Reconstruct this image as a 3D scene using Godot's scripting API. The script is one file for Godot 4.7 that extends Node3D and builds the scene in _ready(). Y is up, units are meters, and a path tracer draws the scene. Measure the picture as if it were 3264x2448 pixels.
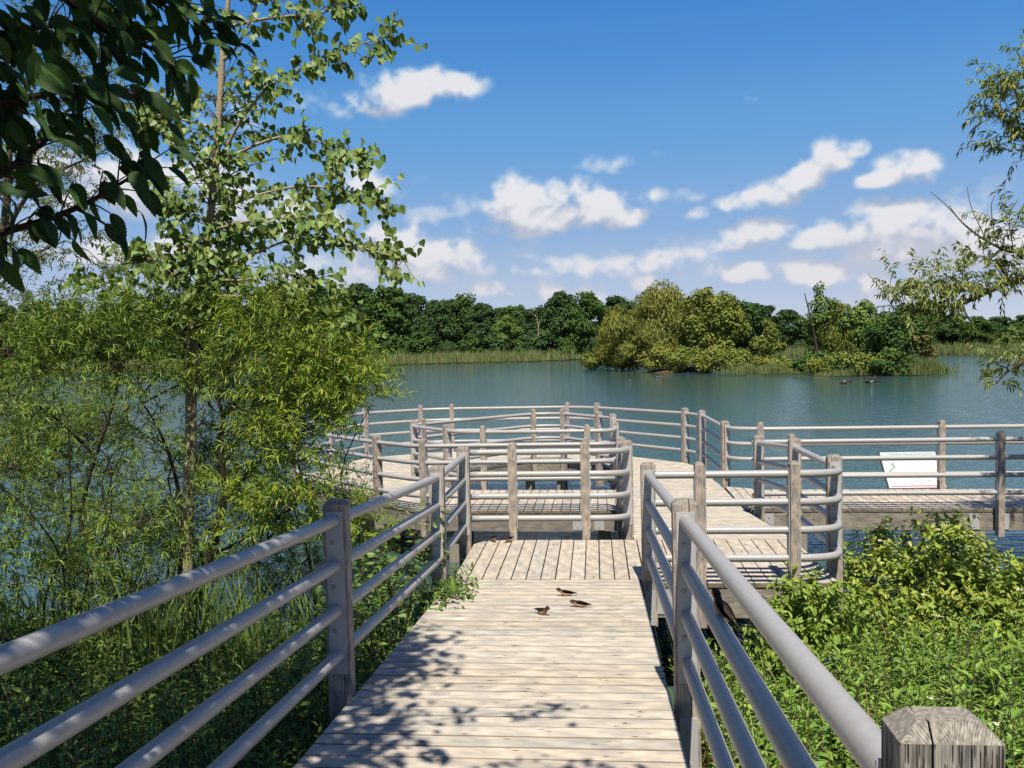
extends Node3D
# A pond seen from a boardwalk: entry ramp, landing, ring-shaped deck, pipe railings, islands and trees.
# y is up, metres; the entry ramp runs towards -z. y = 0 is the landing.

const WATER := -1.2
const RING := -0.33
const RAMP_END := -8.64
const TURN_START := -10.36
const TURN_END := -13.8
const SUN_DIR := Vector3(0.055, 1.0, 0.58)

var rng := RandomNumberGenerator.new()
var mats := {}
var used_names := {}


class Buf:
	var v := PackedVector3Array()
	var n := PackedVector3Array()
	var c := PackedColorArray()
	var t := PackedVector2Array()
	var i := PackedInt32Array()

	func put(p: Vector3, nn: Vector3, uv: Vector2, col: Color) -> void:
		v.append(p)
		n.append(nn)
		t.append(uv)
		c.append(col)

	func tri(a: int, b: int, d: int) -> void:
		i.append(a)
		i.append(b)
		i.append(d)

	# a flat four-cornered face with its own normal
	func quad(a: Vector3, b: Vector3, d: Vector3, e: Vector3, ua: Vector2, ub: Vector2, ud: Vector2, ue: Vector2, col: Color) -> void:
		var nn := (e - a).cross(b - a).normalized()
		var k := v.size()
		put(a, nn, ua, col)
		put(b, nn, ub, col)
		put(d, nn, ud, col)
		put(e, nn, ue, col)
		tri(k, k + 1, k + 2)
		tri(k, k + 2, k + 3)

	# a copy of a small leaf shape: no normals, flat shaded
	func leaf(shape: PackedVector3Array, faces: PackedInt32Array, xf: Transform3D, col: Color) -> void:
		var k := v.size()
		v.append_array(xf * shape)
		var cc := PackedColorArray()
		cc.resize(shape.size())
		cc.fill(col)
		c.append_array(cc)
		for f in faces:
			i.append(k + f)

	func mesh() -> ArrayMesh:
		var a := []
		a.resize(Mesh.ARRAY_MAX)
		a[Mesh.ARRAY_VERTEX] = v
		if n.size() == v.size():
			a[Mesh.ARRAY_NORMAL] = n
		if t.size() == v.size():
			a[Mesh.ARRAY_TEX_UV] = t
		a[Mesh.ARRAY_COLOR] = c
		a[Mesh.ARRAY_INDEX] = i
		var m := ArrayMesh.new()
		m.add_surface_from_arrays(Mesh.PRIMITIVE_TRIANGLES, a)
		return m


# ------------------------------------------------------------------ naming
func numbered(called: String) -> String:
	var k: int = used_names.get(called, 0)
	used_names[called] = k + 1
	return called if k == 0 else "%s_%03d" % [called, k]


func tag(o: Node3D, label: String, category: String, group := "", kind := "") -> Node3D:
	if label:
		o.set_meta("label", label)
	if category:
		o.set_meta("category", category)
	if group:
		o.set_meta("group", group)
	if kind:
		o.set_meta("kind", kind)
	return o


func thing(called: String, label: String, category: String, at := Vector3.ZERO, group := "") -> Node3D:
	var o := Node3D.new()
	o.name = numbered(called)
	add_child(o)
	o.position = at
	tag(o, label, category, group)
	return o


func part(called: String, m: Mesh, mat: Material, parent: Node3D, xf := Transform3D.IDENTITY) -> MeshInstance3D:
	var o := MeshInstance3D.new()
	o.name = called
	o.mesh = m
	o.material_override = mat
	parent.add_child(o, true)
	o.transform = xf
	return o


func top_mesh(called: String, m: Mesh, mat: Material) -> MeshInstance3D:
	var o := MeshInstance3D.new()
	o.name = numbered(called)
	o.mesh = m
	o.material_override = mat
	add_child(o)
	return o


# ------------------------------------------------------------------ materials
func noise(kind: int, freq: float, octaves: int, sd: int) -> FastNoiseLite:
	var f := FastNoiseLite.new()
	f.noise_type = kind
	f.frequency = freq
	f.seed = sd
	f.fractal_type = FastNoiseLite.FRACTAL_FBM if octaves > 1 else FastNoiseLite.FRACTAL_NONE
	f.fractal_octaves = octaves
	return f


func lin(r: float, g: float, b: float) -> Color:
	return Color(r, g, b).linear_to_srgb()


# weathered softwood: grain along u, with knots, checks and blotches of grey and brown
func wood_images(sd: int, light: Color, dark: Color, checks: float, knots: int, contrast: float) -> Array:
	var w := 1024
	var h := 256
	var a := noise(FastNoiseLite.TYPE_SIMPLEX, 1.0, 3, sd)
	var b := noise(FastNoiseLite.TYPE_SIMPLEX, 1.0, 2, sd + 7)
	var g := noise(FastNoiseLite.TYPE_SIMPLEX, 0.006, 3, sd + 13)
	var s := noise(FastNoiseLite.TYPE_SIMPLEX, 1.0, 2, sd + 29)
	var r := RandomNumberGenerator.new()
	r.seed = sd
	var spots := []
	for k in knots:
		spots.append([r.randf_range(60, w - 60), r.randf_range(24, h - 24), r.randf_range(7, 15), r.randf_range(3.0, 6.5)])
	var im := Image.create(w, h, false, Image.FORMAT_RGB8)
	var hm := Image.create(w, h, false, Image.FORMAT_L8)
	var grey := Color(0.5, 0.5, 0.5)
	for x in w:
		var by := spots.filter(func(p: Array) -> bool: return absf(x - p[0]) <= 4.0 * p[2])
		for y in h:
			var yy := float(y)
			var knot := 0.0
			for p in by:
				var dx: float = (x - p[0]) / p[2]
				var dy: float = (y - p[1]) / p[3]
				var d2 := dx * dx + dy * dy
				if d2 < 16.0:
					yy += dy * p[3] * 0.9 * exp(-d2 * 0.35)
					knot = maxf(knot, clampf(1.25 - d2, 0.0, 1.0))
					knot = maxf(knot, 0.55 * exp(-dx * dx * 0.22 - dy * dy * 2.2) * clampf(0.6 + 1.6 * b.get_noise_2d(x * 0.06, y * 0.5), 0.0, 1.0))
			# blend towards the repeat so that the ends of the picture meet
			var grain := a.get_noise_2d(x * 0.0030, yy * 0.060) * 0.55 + b.get_noise_2d(x * 0.012, yy * 0.30) * 0.40
			var blotch := g.get_noise_2d(x, y * 1.6)
			var check := smoothstep(0.42, 0.62, s.get_noise_2d(x * 0.006 + 40.0, yy * 0.21)) * checks
			var k := clampf(0.58 + grain * contrast + blotch * 0.45, 0.0, 1.0)
			var col := dark.lerp(light, k)
			col = col.lerp(grey * col.get_luminance() * 2.0, clampf(0.12 - blotch * 0.5, 0.0, 0.45))
			col = col.lerp(dark * 0.45, clampf(check, 0.0, 1.0))
			col = col.lerp(Color(0.24, 0.17, 0.11), knot * 0.75)
			im.set_pixel(x, y, col)
			hm.set_pixel(x, y, Color.WHITE * clampf(0.62 + grain * 0.3 - check * 0.6, 0.0, 1.0))
	return [ImageTexture.create_from_image(im), ImageTexture.create_from_image(hm)]


func wood_mat(pair: Array, relief: float) -> StandardMaterial3D:
	var m := StandardMaterial3D.new()
	m.albedo_texture = pair[0]
	m.vertex_color_use_as_albedo = true
	m.roughness = 0.86
	m.metallic_specular = 0.3
	m.heightmap_enabled = true
	m.heightmap_texture = pair[1]
	m.heightmap_scale = relief
	return m


func plain(col: Color, rough: float, spec := 0.4, metal := 0.0) -> StandardMaterial3D:
	var m := StandardMaterial3D.new()
	m.albedo_color = col
	m.roughness = rough
	m.metallic_specular = spec
	m.metallic = metal
	return m


func leaf_mat(rough: float, spec: float, through: Color) -> StandardMaterial3D:
	var m := StandardMaterial3D.new()
	m.vertex_color_use_as_albedo = true
	m.roughness = rough
	m.metallic_specular = spec
	m.cull_mode = BaseMaterial3D.CULL_DISABLED
	m.backlight_enabled = true
	m.backlight = through
	return m


func noise_tex(f: FastNoiseLite, size: int, bump := 0.0) -> NoiseTexture2D:
	var t := NoiseTexture2D.new()
	t.noise = f
	t.width = size
	t.height = size
	t.seamless = true
	if bump > 0.0:
		t.as_normal_map = true
		t.bump_strength = bump
	return t


func make_materials() -> void:
	mats.deck = wood_mat(wood_images(11, Color(0.725, 0.695, 0.64), Color(0.56, 0.525, 0.465), 0.20, 12, 0.20), 0.12)
	mats.post = wood_mat(wood_images(37, Color(0.66, 0.61, 0.56), Color(0.47, 0.43, 0.39), 0.5, 5, 0.55), 0.35)
	mats.beam = wood_mat(wood_images(53, Color(0.56, 0.53, 0.485), Color(0.42, 0.39, 0.35), 0.35, 9, 0.6), 0.25)
	mats.post_grey = wood_mat(wood_images(71, Color(0.56, 0.55, 0.51), Color(0.30, 0.29, 0.265), 0.9, 2, 0.95), 0.5)
	# end grain: rings round an off-centre pith, with radial checks
	var im := Image.create(256, 256, false, Image.FORMAT_RGB8)
	var f := noise(FastNoiseLite.TYPE_SIMPLEX, 0.02, 3, 5)
	for y in 256:
		for x in 256:
			var px := x - 150.0
			var py := y - 100.0
			var rr := sqrt(px * px + py * py) + f.get_noise_2d(x, y) * 5.0
			var ring := 0.5 + 0.5 * sin(rr * 1.15)
			var ray := smoothstep(0.55, 0.8, f.get_noise_2d(atan2(py, px) * 900.0, rr * 0.12))
			im.set_pixel(x, y, Color(0.36, 0.345, 0.315).lerp(Color(0.58, 0.565, 0.53), clampf(0.22 + ring * 0.55 + f.get_noise_2d(x * 3.0, y * 3.0) * 0.5 - ray * 0.8, 0.0, 1.0)))
	mats.end_grain = plain(Color.WHITE, 0.9, 0.25)
	mats.end_grain.albedo_texture = ImageTexture.create_from_image(im)
	# satin grey pipe with fine mottling
	mats.pipe = plain(lin(0.295, 0.290, 0.282), 0.40, 0.5)
	mats.pipe.uv1_triplanar = true
	mats.pipe.uv1_world_triplanar = true
	mats.pipe.uv1_scale = Vector3(4.5, 4.5, 4.5)
	var pf := noise(FastNoiseLite.TYPE_SIMPLEX, 0.02, 4, 77)
	var pt := noise_tex(pf, 256)
	var ramp := Gradient.new()
	ramp.set_color(0, Color(0.93, 0.925, 0.915))
	ramp.set_color(1, Color(1, 1, 1))
	pt.color_ramp = ramp
	mats.pipe.albedo_texture = pt
	mats.steel = plain(lin(0.34, 0.34, 0.34), 0.5, 0.5, 0.1)
	mats.bolt = plain(lin(0.30, 0.29, 0.28), 0.5, 0.5, 0.6)
	mats.pile = plain(lin(0.20, 0.18, 0.15), 0.85)
	mats.soil = plain(lin(0.12, 0.09, 0.058), 0.95, 0.2)
	mats.soil.uv1_triplanar = true
	mats.soil.uv1_world_triplanar = true
	mats.soil.uv1_scale = Vector3(0.5, 0.5, 0.5)
	var sf := noise(FastNoiseLite.TYPE_SIMPLEX, 0.02, 5, 91)
	var stx := noise_tex(sf, 512)
	var sr := Gradient.new()
	sr.set_color(0, Color(0.7, 0.68, 0.55))
	sr.set_color(1, Color(1.0, 0.95, 0.85))
	stx.color_ramp = sr
	mats.soil.albedo_texture = stx
	# water: silty green-blue body, ripples in two sizes
	var wm := plain(lin(0.034, 0.072, 0.068), 0.05, 0.5)
	wm.uv1_triplanar = true
	wm.uv1_world_triplanar = true
	wm.uv1_scale = Vector3(0.10, 0.10, 0.22)
	wm.normal_enabled = true
	var wf := noise(FastNoiseLite.TYPE_SIMPLEX, 0.011, 4, 3)
	wf.fractal_gain = 0.55
	wf.domain_warp_enabled = true
	wf.domain_warp_amplitude = 14.0
	wf.domain_warp_frequency = 0.01
	wm.normal_texture = noise_tex(wf, 1024, 5.0)
	wm.normal_scale = 1.0
	mats.water = wm
	mats.bark_dark = plain(lin(0.045, 0.037, 0.03), 0.9, 0.2)
	mats.bark_pale = plain(lin(0.50, 0.43, 0.29), 0.8, 0.3)
	mats.bark_mid = plain(lin(0.14, 0.12, 0.09), 0.9, 0.2)
	for b in [["bark_dark", 14.0], ["bark_pale", 7.0], ["bark_mid", 10.0]]:
		var bm: StandardMaterial3D = mats[b[0]]
		var bt := noise_tex(noise(FastNoiseLite.TYPE_SIMPLEX, 0.03, 4, 120), 256)
		var br := Gradient.new()
		br.set_color(0, Color(0.5, 0.5, 0.48))
		br.set_color(1, Color(1, 1, 1))
		bt.color_ramp = br
		bm.albedo_texture = bt
		bm.uv1_triplanar = true
		bm.uv1_scale = Vector3(b[1], b[1] * 0.5, b[1])
	mats.leaf = leaf_mat(0.5, 0.4, Color(0.72, 0.78, 0.35))
	mats.leaf_gloss = leaf_mat(0.62, 0.25, Color(0.6, 0.7, 0.3))
	mats.leaf_far = leaf_mat(0.8, 0.15, Color(0.45, 0.5, 0.25))
	mats.reed = leaf_mat(0.75, 0.2, Color(0.5, 0.5, 0.3))
	mats.feather = plain(Color.WHITE, 0.7, 0.3)
	mats.feather.vertex_color_use_as_albedo = true
	mats.dropping = plain(lin(0.62, 0.61, 0.57), 0.9, 0.2)
	mats.sign_frame = plain(lin(0.02, 0.017, 0.016), 0.5)


# ------------------------------------------------------------------ sky
func cloud_list() -> Array:
	# azimuth, height, half width, half height (radians), thickness; read off the photographed sky
	var px := 1.0 / 1917.0
	return [
		[-0.1965, 0.2676, 120 * px, 44 * px, 0.9], [-0.2425, 0.2522, 70 * px, 36 * px, 0.85], [-0.1478, 0.2769, 65 * px, 40 * px, 0.65], [-0.2973, 0.2497, 90 * px, 34 * px, 0.35],
		[-0.0869, 0.1457, 58 * px, 56 * px, 1.0], [-0.0276, 0.1430, 88 * px, 56 * px, 1.0], [0.0210, 0.1337, 85 * px, 44 * px, 0.95], [0.0594, 0.1520, 40 * px, 20 * px, 0.6], [-0.0512, 0.1236, 150 * px, 32 * px, 0.75],
		[0.1609, 0.1373, 52 * px, 24 * px, 0.9], [0.1993, 0.1440, 62 * px, 34 * px, 0.95], [0.2299, 0.1585, 46 * px, 40 * px, 0.95], [0.2531, 0.1777, 40 * px, 42 * px, 0.95], [0.2789, 0.1841, 22 * px, 20 * px, 0.7],
		[0.3241, 0.1615, 56 * px, 38 * px, 1.15], [0.3001, 0.1514, 56 * px, 18 * px, 0.9], [0.3433, 0.1515, 40 * px, 22 * px, 0.85],
		[0.1799, 0.1088, 66 * px, 30 * px, 0.95], [0.1506, 0.0931, 42 * px, 20 * px, 0.6], [0.2411, 0.0957, 90 * px, 24 * px, 0.75],
		[0.2999, 0.0944, 110 * px, 66 * px, 1.15], [0.3433, 0.0939, 90 * px, 60 * px, 1.0], [0.3809, 0.0821, 120 * px, 56 * px, 0.8], [0.4368, 0.0649, 140 * px, 52 * px, 0.7], [0.4817, 0.0876, 90 * px, 60 * px, 0.9],
		[0.0810, 0.0795, 100 * px, 26 * px, 0.7], [0.1794, 0.0621, 130 * px, 24 * px, 0.75], [0.2501, 0.0565, 80 * px, 26 * px, 0.95], [0.2909, 0.0498, 150 * px, 28 * px, 0.7], [0.3433, 0.0333, 170 * px, 22 * px, 0.55],
		[-0.1764, 0.0846, 105 * px, 48 * px, 0.95], [-0.2320, 0.1066, 80 * px, 60 * px, 0.75], [-0.2528, 0.1689, 56 * px, 54 * px, 0.6], [-0.2886, 0.0718, 180 * px, 40 * px, 0.6],
		[-0.3647, 0.1362, 160 * px, 60 * px, 0.65], [-0.4292, 0.1681, 120 * px, 60 * px, 0.7], [-0.5012, 0.1562, 140 * px, 80 * px, 0.85], [-0.5587, 0.1934, 120 * px, 60 * px, 0.6], [-0.4730, 0.0963, 220 * px, 44 * px, 0.7],
		[-0.3986, 0.2389, 110 * px, 40 * px, 0.5], [-0.0522, 0.0777, 130 * px, 28 * px, 0.5], [-0.0943, 0.0541, 120 * px, 20 * px, 0.6], [0.0564, 0.0560, 28 * px, 20 * px, 0.7], [0.0091, 0.0452, 200 * px, 20 * px, 0.5],
		[-0.0163, 0.0665, 330 * px, 34 * px, 0.34], [0.2317, 0.0768, 420 * px, 60 * px, 0.30], [-0.1959, 0.1214, 330 * px, 90 * px, 0.34], [0.4052, 0.1073, 200 * px, 60 * px, 0.2],
		[0.1774, 0.2446, 20 * px, 22 * px, 0.42], [0.0347, 0.1871, 72 * px, 28 * px, 0.42], [-0.0178, 0.1898, 26 * px, 16 * px, 0.45], [0.1142, 0.1300, 28 * px, 15 * px, 0.5], [0.1020, 0.1484, 34 * px, 16 * px, 0.35], [-0.0966, 0.1724, 40 * px, 26 * px, 0.25],
		[-0.6665, 0.1219, 160 * px, 70 * px, 0.9], [0.5409, 0.1152, 130 * px, 50 * px, 0.9], [-0.7146, 0.2121, 160 * px, 60 * px, 0.8], [0.5682, 0.0313, 220 * px, 36 * px, 0.7],
	]


func sky_blue(el: float) -> Color:
	var e := clampf(el, 0.0, 1.5)
	var stops := [[0.0, Color(0.79, 0.825, 0.885)], [0.06, Color(0.69, 0.765, 0.875)], [0.13, Color(0.54, 0.69, 0.865)], [0.22, Color(0.415, 0.635, 0.86)], [0.32, Color(0.305, 0.555, 0.825)], [0.42, Color(0.23, 0.485, 0.79)], [0.9, Color(0.16, 0.39, 0.71)], [1.6, Color(0.11, 0.32, 0.64)]]
	for k in range(1, stops.size()):
		if e <= stops[k][0]:
			var a: Array = stops[k - 1]
			var b: Array = stops[k]
			return (a[1] as Color).lerp(b[1], smoothstep(a[0], b[0], e) * 0.5 + 0.5 * (e - a[0]) / (b[0] - a[0]))
	return stops[-1][1]


func cloud_tone(base: Color, dens: float, above: float, fluff: float, el: float) -> Color:
	var alpha := smoothstep(0.0, 0.92, dens * 0.96 + fluff * 0.95)
	var lit := clampf(0.34 + (dens - above) * 1.7 + fluff * 1.35, 0.0, 1.0)
	var near_horizon := smoothstep(0.17, 0.0, el)
	var shade := Color(0.715, 0.74, 0.81).lerp(Color(0.925, 0.92, 0.93), lit).lerp(Color(0.85, 0.85, 0.88), near_horizon * 0.55)
	return base.lerp(shade, alpha * clampf(dens * 1.5 + 0.12, 0.0, 0.95))


func make_sky() -> ImageTexture:
	var big := noise(FastNoiseLite.TYPE_SIMPLEX, 3.2, 4, 401)
	var fl := noise(FastNoiseLite.TYPE_SIMPLEX, 16.0, 5, 402)
	fl.fractal_gain = 0.55
	# the whole sky, coarse
	var w := 1024
	var h := 512
	var im := Image.create(w, h, false, Image.FORMAT_RGB8)
	for y in h:
		var el := PI * (0.5 - (y + 0.5) / h)
		var blue := sky_blue(el)
		for x in w:
			if el < 0.0:
				im.set_pixel(x, y, Color(0.42, 0.47, 0.48))
				continue
			var az := TAU * (x + 0.5) / w
			if az > PI:
				az -= TAU
			var d := Vector3(sin(az) * cos(el), sin(el), -cos(az) * cos(el))
			var q := d / (d.y + 0.28)
			var dens := clampf(big.get_noise_2d(q.x * 0.42 + 9.0, q.z * 0.42) * 2.2 - 0.28, 0.0, 1.0)
			dens *= smoothstep(0.66, 0.95, absf(az)) if el < 0.62 else 1.0
			im.set_pixel(x, y, cloud_tone(blue, dens, dens * 0.8, fl.get_noise_2d(az * 0.8, el * 1.2) if dens > 0.0 else -1.0, el))
	im.resize(4096, 2048, Image.INTERPOLATE_BILINEAR)
	# the part with the clouds of the photograph, fine
	var step := TAU / 4096.0
	var x0 := int(floor(-0.80 / step))
	var nx := int(ceil(1.62 / step))
	var ny := int(ceil(0.50 / step))
	var dens_map := PackedFloat32Array()
	dens_map.resize(nx * ny)
	for e in cloud_list():
		var cx := int((e[0] / step) - x0)
		var cy := int(e[1] / step)
		var rx := int(e[2] * 1.35 / step) + 1
		var ry := int(e[3] * 1.35 / step) + 1
		for y in range(maxi(0, cy - ry), mini(ny, cy + ry)):
			var dy: float = (y * step - e[1]) / (e[3] * 1.3)
			if dy < 0.0:
				dy *= 1.5
			for x in range(maxi(0, cx - rx), mini(nx, cx + rx)):
				var dx: float = ((x + x0) * step - e[0]) / (e[2] * 1.3)
				var k := 1.0 - dx * dx - dy * dy
				if k > 0.0:
					var at := y * nx + x
					var add: float = k * e[4]
					dens_map[at] = dens_map[at] + add - dens_map[at] * add * 0.75
	for y in ny:
		var el := (y + 0.5) * step
		var blue := sky_blue(el)
		for x in nx:
			var dens := dens_map[y * nx + x]
			var az := (x + x0) * step
			if dens <= 0.0:
				if absf(az) < 0.66:
					im.set_pixel(posmod(x + x0, 4096), 1023 - y, blue)
				continue
			var above := dens_map[mini(y + 14, ny - 1) * nx + x]
			im.set_pixel(posmod(x + x0, 4096), 1023 - y, cloud_tone(blue, dens, above, fl.get_noise_2d(az, el * 1.25), el))
	return ImageTexture.create_from_image(im)


# ------------------------------------------------------------------ decks
func ramp_y(z: float) -> float:
	if z > RAMP_END:
		return (z - RAMP_END) / 12.0
	if z > TURN_START:
		return 0.0
	return RING * clampf((TURN_START - z) / (TURN_START - TURN_END), 0.0, 1.0)


func ring_y(_z: float) -> float:
	return RING


func tone(lo: float, hi: float, warm := 0.0) -> Color:
	var k := rng.randf_range(lo, hi)
	var w := rng.randf_range(-0.04, 0.04) + warm
	return Color(k * (1.0 + w), k, k * (1.0 - w))


# a board cut to the outline (x, z), lying with its top on height_at(z)
func board_mesh(outline: PackedVector2Array, along_x: bool, height_at: Callable, lift: float, thick: float, col: Color) -> ArrayMesh:
	var b := Buf.new()
	var off := Vector2(rng.randf(), rng.randf())
	var uvs := PackedVector2Array()
	for p in outline:
		uvs.append((Vector2(p.x / 1.9, p.y / 0.42) if along_x else Vector2(p.y / 1.9, p.x / 0.42)) + off)
	# long edges eased by a few millimetres and grey-brown with grime, as the sawn edges of the old boards are
	var grime := Color(col.r * 0.42, col.g * 0.40, col.b * 0.36)
	var box := Rect2(outline[0], Vector2.ZERO)
	for p in outline:
		box = box.expand(p)
	var ease_by := 0.0035
	var inner := PackedVector2Array()
	for p in outline:
		if along_x:
			inner.append(Vector2(p.x, clampf(p.y, box.position.y + ease_by, maxf(box.end.y - ease_by, box.position.y + ease_by))))
		else:
			inner.append(Vector2(clampf(p.x, box.position.x + ease_by, maxf(box.end.x - ease_by, box.position.x + ease_by)), p.y))
	var tris := Geometry2D.triangulate_polygon(inner)
	for k in outline.size():
		b.put(Vector3(inner[k].x, height_at.call(inner[k].y) + lift, inner[k].y), Vector3.UP, uvs[k], col)
	lift -= 0.005
	for k in outline.size():
		var m := (k + 1) % outline.size()
		if outline[k].distance_to(inner[k]) + outline[m].distance_to(inner[m]) < 0.001:
			continue
		b.quad(Vector3(inner[k].x, height_at.call(inner[k].y) + lift + 0.005, inner[k].y), Vector3(inner[m].x, height_at.call(inner[m].y) + lift + 0.005, inner[m].y), Vector3(outline[m].x, height_at.call(outline[m].y) + lift, outline[m].y), Vector3(outline[k].x, height_at.call(outline[k].y) + lift, outline[k].y), uvs[k], uvs[m], uvs[m] + Vector2(0, 0.01), uvs[k] + Vector2(0, 0.01), grime)
	for k in range(0, tris.size(), 3):
		b.tri(tris[k], tris[k + 1], tris[k + 2])
	for k in outline.size():
		var p := outline[k]
		var q := outline[(k + 1) % outline.size()]
		var yp: float = height_at.call(p.y) + lift
		var yq: float = height_at.call(q.y) + lift
		var u := p.distance_to(q) / 1.9
		b.quad(Vector3(p.x, yp, p.y), Vector3(q.x, yq, q.y), Vector3(q.x, yq - thick, q.y), Vector3(p.x, yp - thick, p.y), off, off + Vector2(u, 0), off + Vector2(u, 0.09), off + Vector2(0, 0.09), grime)
	return b.mesh()


func lay_boards(parent: Node3D, outline: PackedVector2Array, along_x: bool, height_at: Callable, holes: Array, lo: float, hi: float) -> void:
	var box := Rect2(outline[0], Vector2.ZERO)
	for p in outline:
		box = box.expand(p)
	var pitch := 0.146
	var n := int(ceil((box.size.y if along_x else box.size.x) / pitch))
	for k in n:
		var a := (box.position.y if along_x else box.position.x) + k * pitch
		var gap := rng.randf_range(0.005, 0.009)
		var strip := PackedVector2Array()
		if along_x:
			strip = PackedVector2Array([Vector2(box.position.x - 1, a), Vector2(box.end.x + 1, a), Vector2(box.end.x + 1, a + pitch - gap), Vector2(box.position.x - 1, a + pitch - gap)])
		else:
			strip = PackedVector2Array([Vector2(a, box.position.y - 1), Vector2(a + pitch - gap, box.position.y - 1), Vector2(a + pitch - gap, box.end.y + 1), Vector2(a, box.end.y + 1)])
		var pieces: Array = Geometry2D.intersect_polygons(strip, outline)
		for hole in holes:
			var left := []
			for piece in pieces:
				left.append_array(Geometry2D.clip_polygons(piece, hole))
			pieces = left
		for piece in pieces:
			var box2 := Rect2(piece[0], Vector2.ZERO)
			for p in piece:
				box2 = box2.expand(p)
			if box2.size.x < 0.02 or box2.size.y < 0.02:
				continue
			# ends not sawn to one line
			part("plank", board_mesh(piece, along_x, height_at, rng.randf_range(-0.0018, 0.0018), 0.038, tone(lo, hi, 0.01)), mats.deck, parent)


# upright boards under the edge of a deck, along the edges p -> q
func fascia(parent: Node3D, p: Vector2, q: Vector2, yp: float, yq: float, depth := 0.286, called := "fascia_board") -> void:
	var b := Buf.new()
	var d := (q - p).normalized()
	var s := Vector2(-d.y, d.x) * 0.019
	var off := Vector2(rng.randf(), rng.randf())
	var col := tone(0.85, 1.05)
	var a := [p + s, q + s, q - s, p - s]
	var ys := [yp - 0.040, yq - 0.040, yq - 0.040, yp - 0.040]
	for k in 4:
		var m := (k + 1) % 4
		var u: float = a[k].distance_to(a[m]) / 1.9
		b.quad(Vector3(a[k].x, ys[k], a[k].y), Vector3(a[m].x, ys[m], a[m].y), Vector3(a[m].x, ys[m] - depth, a[m].y), Vector3(a[k].x, ys[k] - depth, a[k].y), off, off + Vector2(u, 0), off + Vector2(u, 0.6), off + Vector2(0, 0.6), col)
	for dy in [0.0, -depth]:
		b.quad(Vector3(a[0].x, ys[0] + dy, a[0].y), Vector3(a[1].x, ys[1] + dy, a[1].y), Vector3(a[2].x, ys[2] + dy, a[2].y), Vector3(a[3].x, ys[3] + dy, a[3].y), off, off + Vector2(1, 0), off + Vector2(1, 0.05), off + Vector2(0, 0.05), col)
	part(called, b.mesh(), mats.beam, parent)


func box_mesh(size: Vector3, bevel := 0.0) -> ArrayMesh:
	var b := Buf.new()
	box_into(b, Transform3D.IDENTITY, size, Color.WHITE, bevel)
	return b.mesh()


# a box; with bevel its upright edges and rims are cut off
func box_into(b: Buf, xf: Transform3D, size: Vector3, col: Color, bevel := 0.0) -> void:
	var h := size * 0.5
	if bevel <= 0.0:
		for f in [[Vector3.RIGHT, Vector3.UP, Vector3.BACK], [Vector3.LEFT, Vector3.UP, Vector3.FORWARD], [Vector3.UP, Vector3.BACK, Vector3.RIGHT], [Vector3.DOWN, Vector3.FORWARD, Vector3.RIGHT], [Vector3.BACK, Vector3.RIGHT, Vector3.UP], [Vector3.FORWARD, Vector3.LEFT, Vector3.UP]]:
			var o: Vector3 = f[0] * h
			var s: Vector3 = f[1] * h
			var r: Vector3 = f[2] * h
			b.quad(xf * (o - s - r), xf * (o + s - r), xf * (o + s + r), xf * (o - s + r), Vector2(0, 0), Vector2(size.y, 0), Vector2(size.y, 0.3), Vector2(0, 0.3), col)
		return
	var ring := [Vector2(h.x - bevel, h.z), Vector2(h.x, h.z - bevel), Vector2(h.x, bevel - h.z), Vector2(h.x - bevel, -h.z), Vector2(bevel - h.x, -h.z), Vector2(-h.x, bevel - h.z), Vector2(-h.x, h.z - bevel), Vector2(bevel - h.x, h.z)]
	for k in 8:
		var p: Vector2 = ring[k]
		var q: Vector2 = ring[(k + 1) % 8]
		b.quad(xf * Vector3(p.x, -h.y, p.y), xf * Vector3(q.x, -h.y, q.y), xf * Vector3(q.x, h.y, q.y), xf * Vector3(p.x, h.y, p.y), Vector2(0, 0), Vector2(0.05, 0), Vector2(0.05, size.y), Vector2(0, size.y), col)
	for s in [-1.0, 1.0]:
		for k in range(1, 7):
			var c0: Vector2 = ring[0]
			var c1: Vector2 = ring[k]
			var c2: Vector2 = ring[k + 1]
			b.quad(xf * Vector3(c0.x, h.y * s, c0.y), xf * Vector3(c1.x, h.y * s, c1.y), xf * Vector3(c2.x, h.y * s, c2.y), xf * Vector3(c2.x, h.y * s, c2.y), Vector2.ZERO, Vector2.ZERO, Vector2.ZERO, Vector2.ZERO, col)


func pile(parent: Node3D, x: float, z: float, top: float) -> void:
	part("pile", box_mesh(Vector3(0.2, 1.6, 0.2), 0.012), mats.pile, parent, Transform3D(Basis.IDENTITY, Vector3(x, top - 0.8, z)))


# ------------------------------------------------------------------ railings
# path with rounded corners, as points about 4 cm apart in the bends
func rounded(path: Array, radius: float) -> PackedVector2Array:
	var out := PackedVector2Array([path[0]])
	for k in range(1, path.size() - 1):
		var a: Vector2 = path[k - 1]
		var b: Vector2 = path[k]
		var c: Vector2 = path[k + 1]
		var r := minf(radius, minf(a.distance_to(b), b.distance_to(c)) * 0.49)
		var p := b + (a - b).normalized() * r
		var q := b + (c - b).normalized() * r
		for j in 9:
			var t := j / 8.0
			out.append(p * (1 - t) * (1 - t) + b * 2.0 * t * (1 - t) + q * t * t)
	out.append(path[-1])
	return out


func lengths(pts: PackedVector2Array) -> PackedFloat32Array:
	var s := PackedFloat32Array([0.0])
	for k in range(1, pts.size()):
		s.append(s[-1] + pts[k].distance_to(pts[k - 1]))
	return s


func point_at(pts: PackedVector2Array, s: PackedFloat32Array, d: float) -> Vector2:
	for k in range(1, pts.size()):
		if d <= s[k]:
			return pts[k - 1].lerp(pts[k], (d - s[k - 1]) / maxf(s[k] - s[k - 1], 1e-6))
	return pts[-1]


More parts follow.
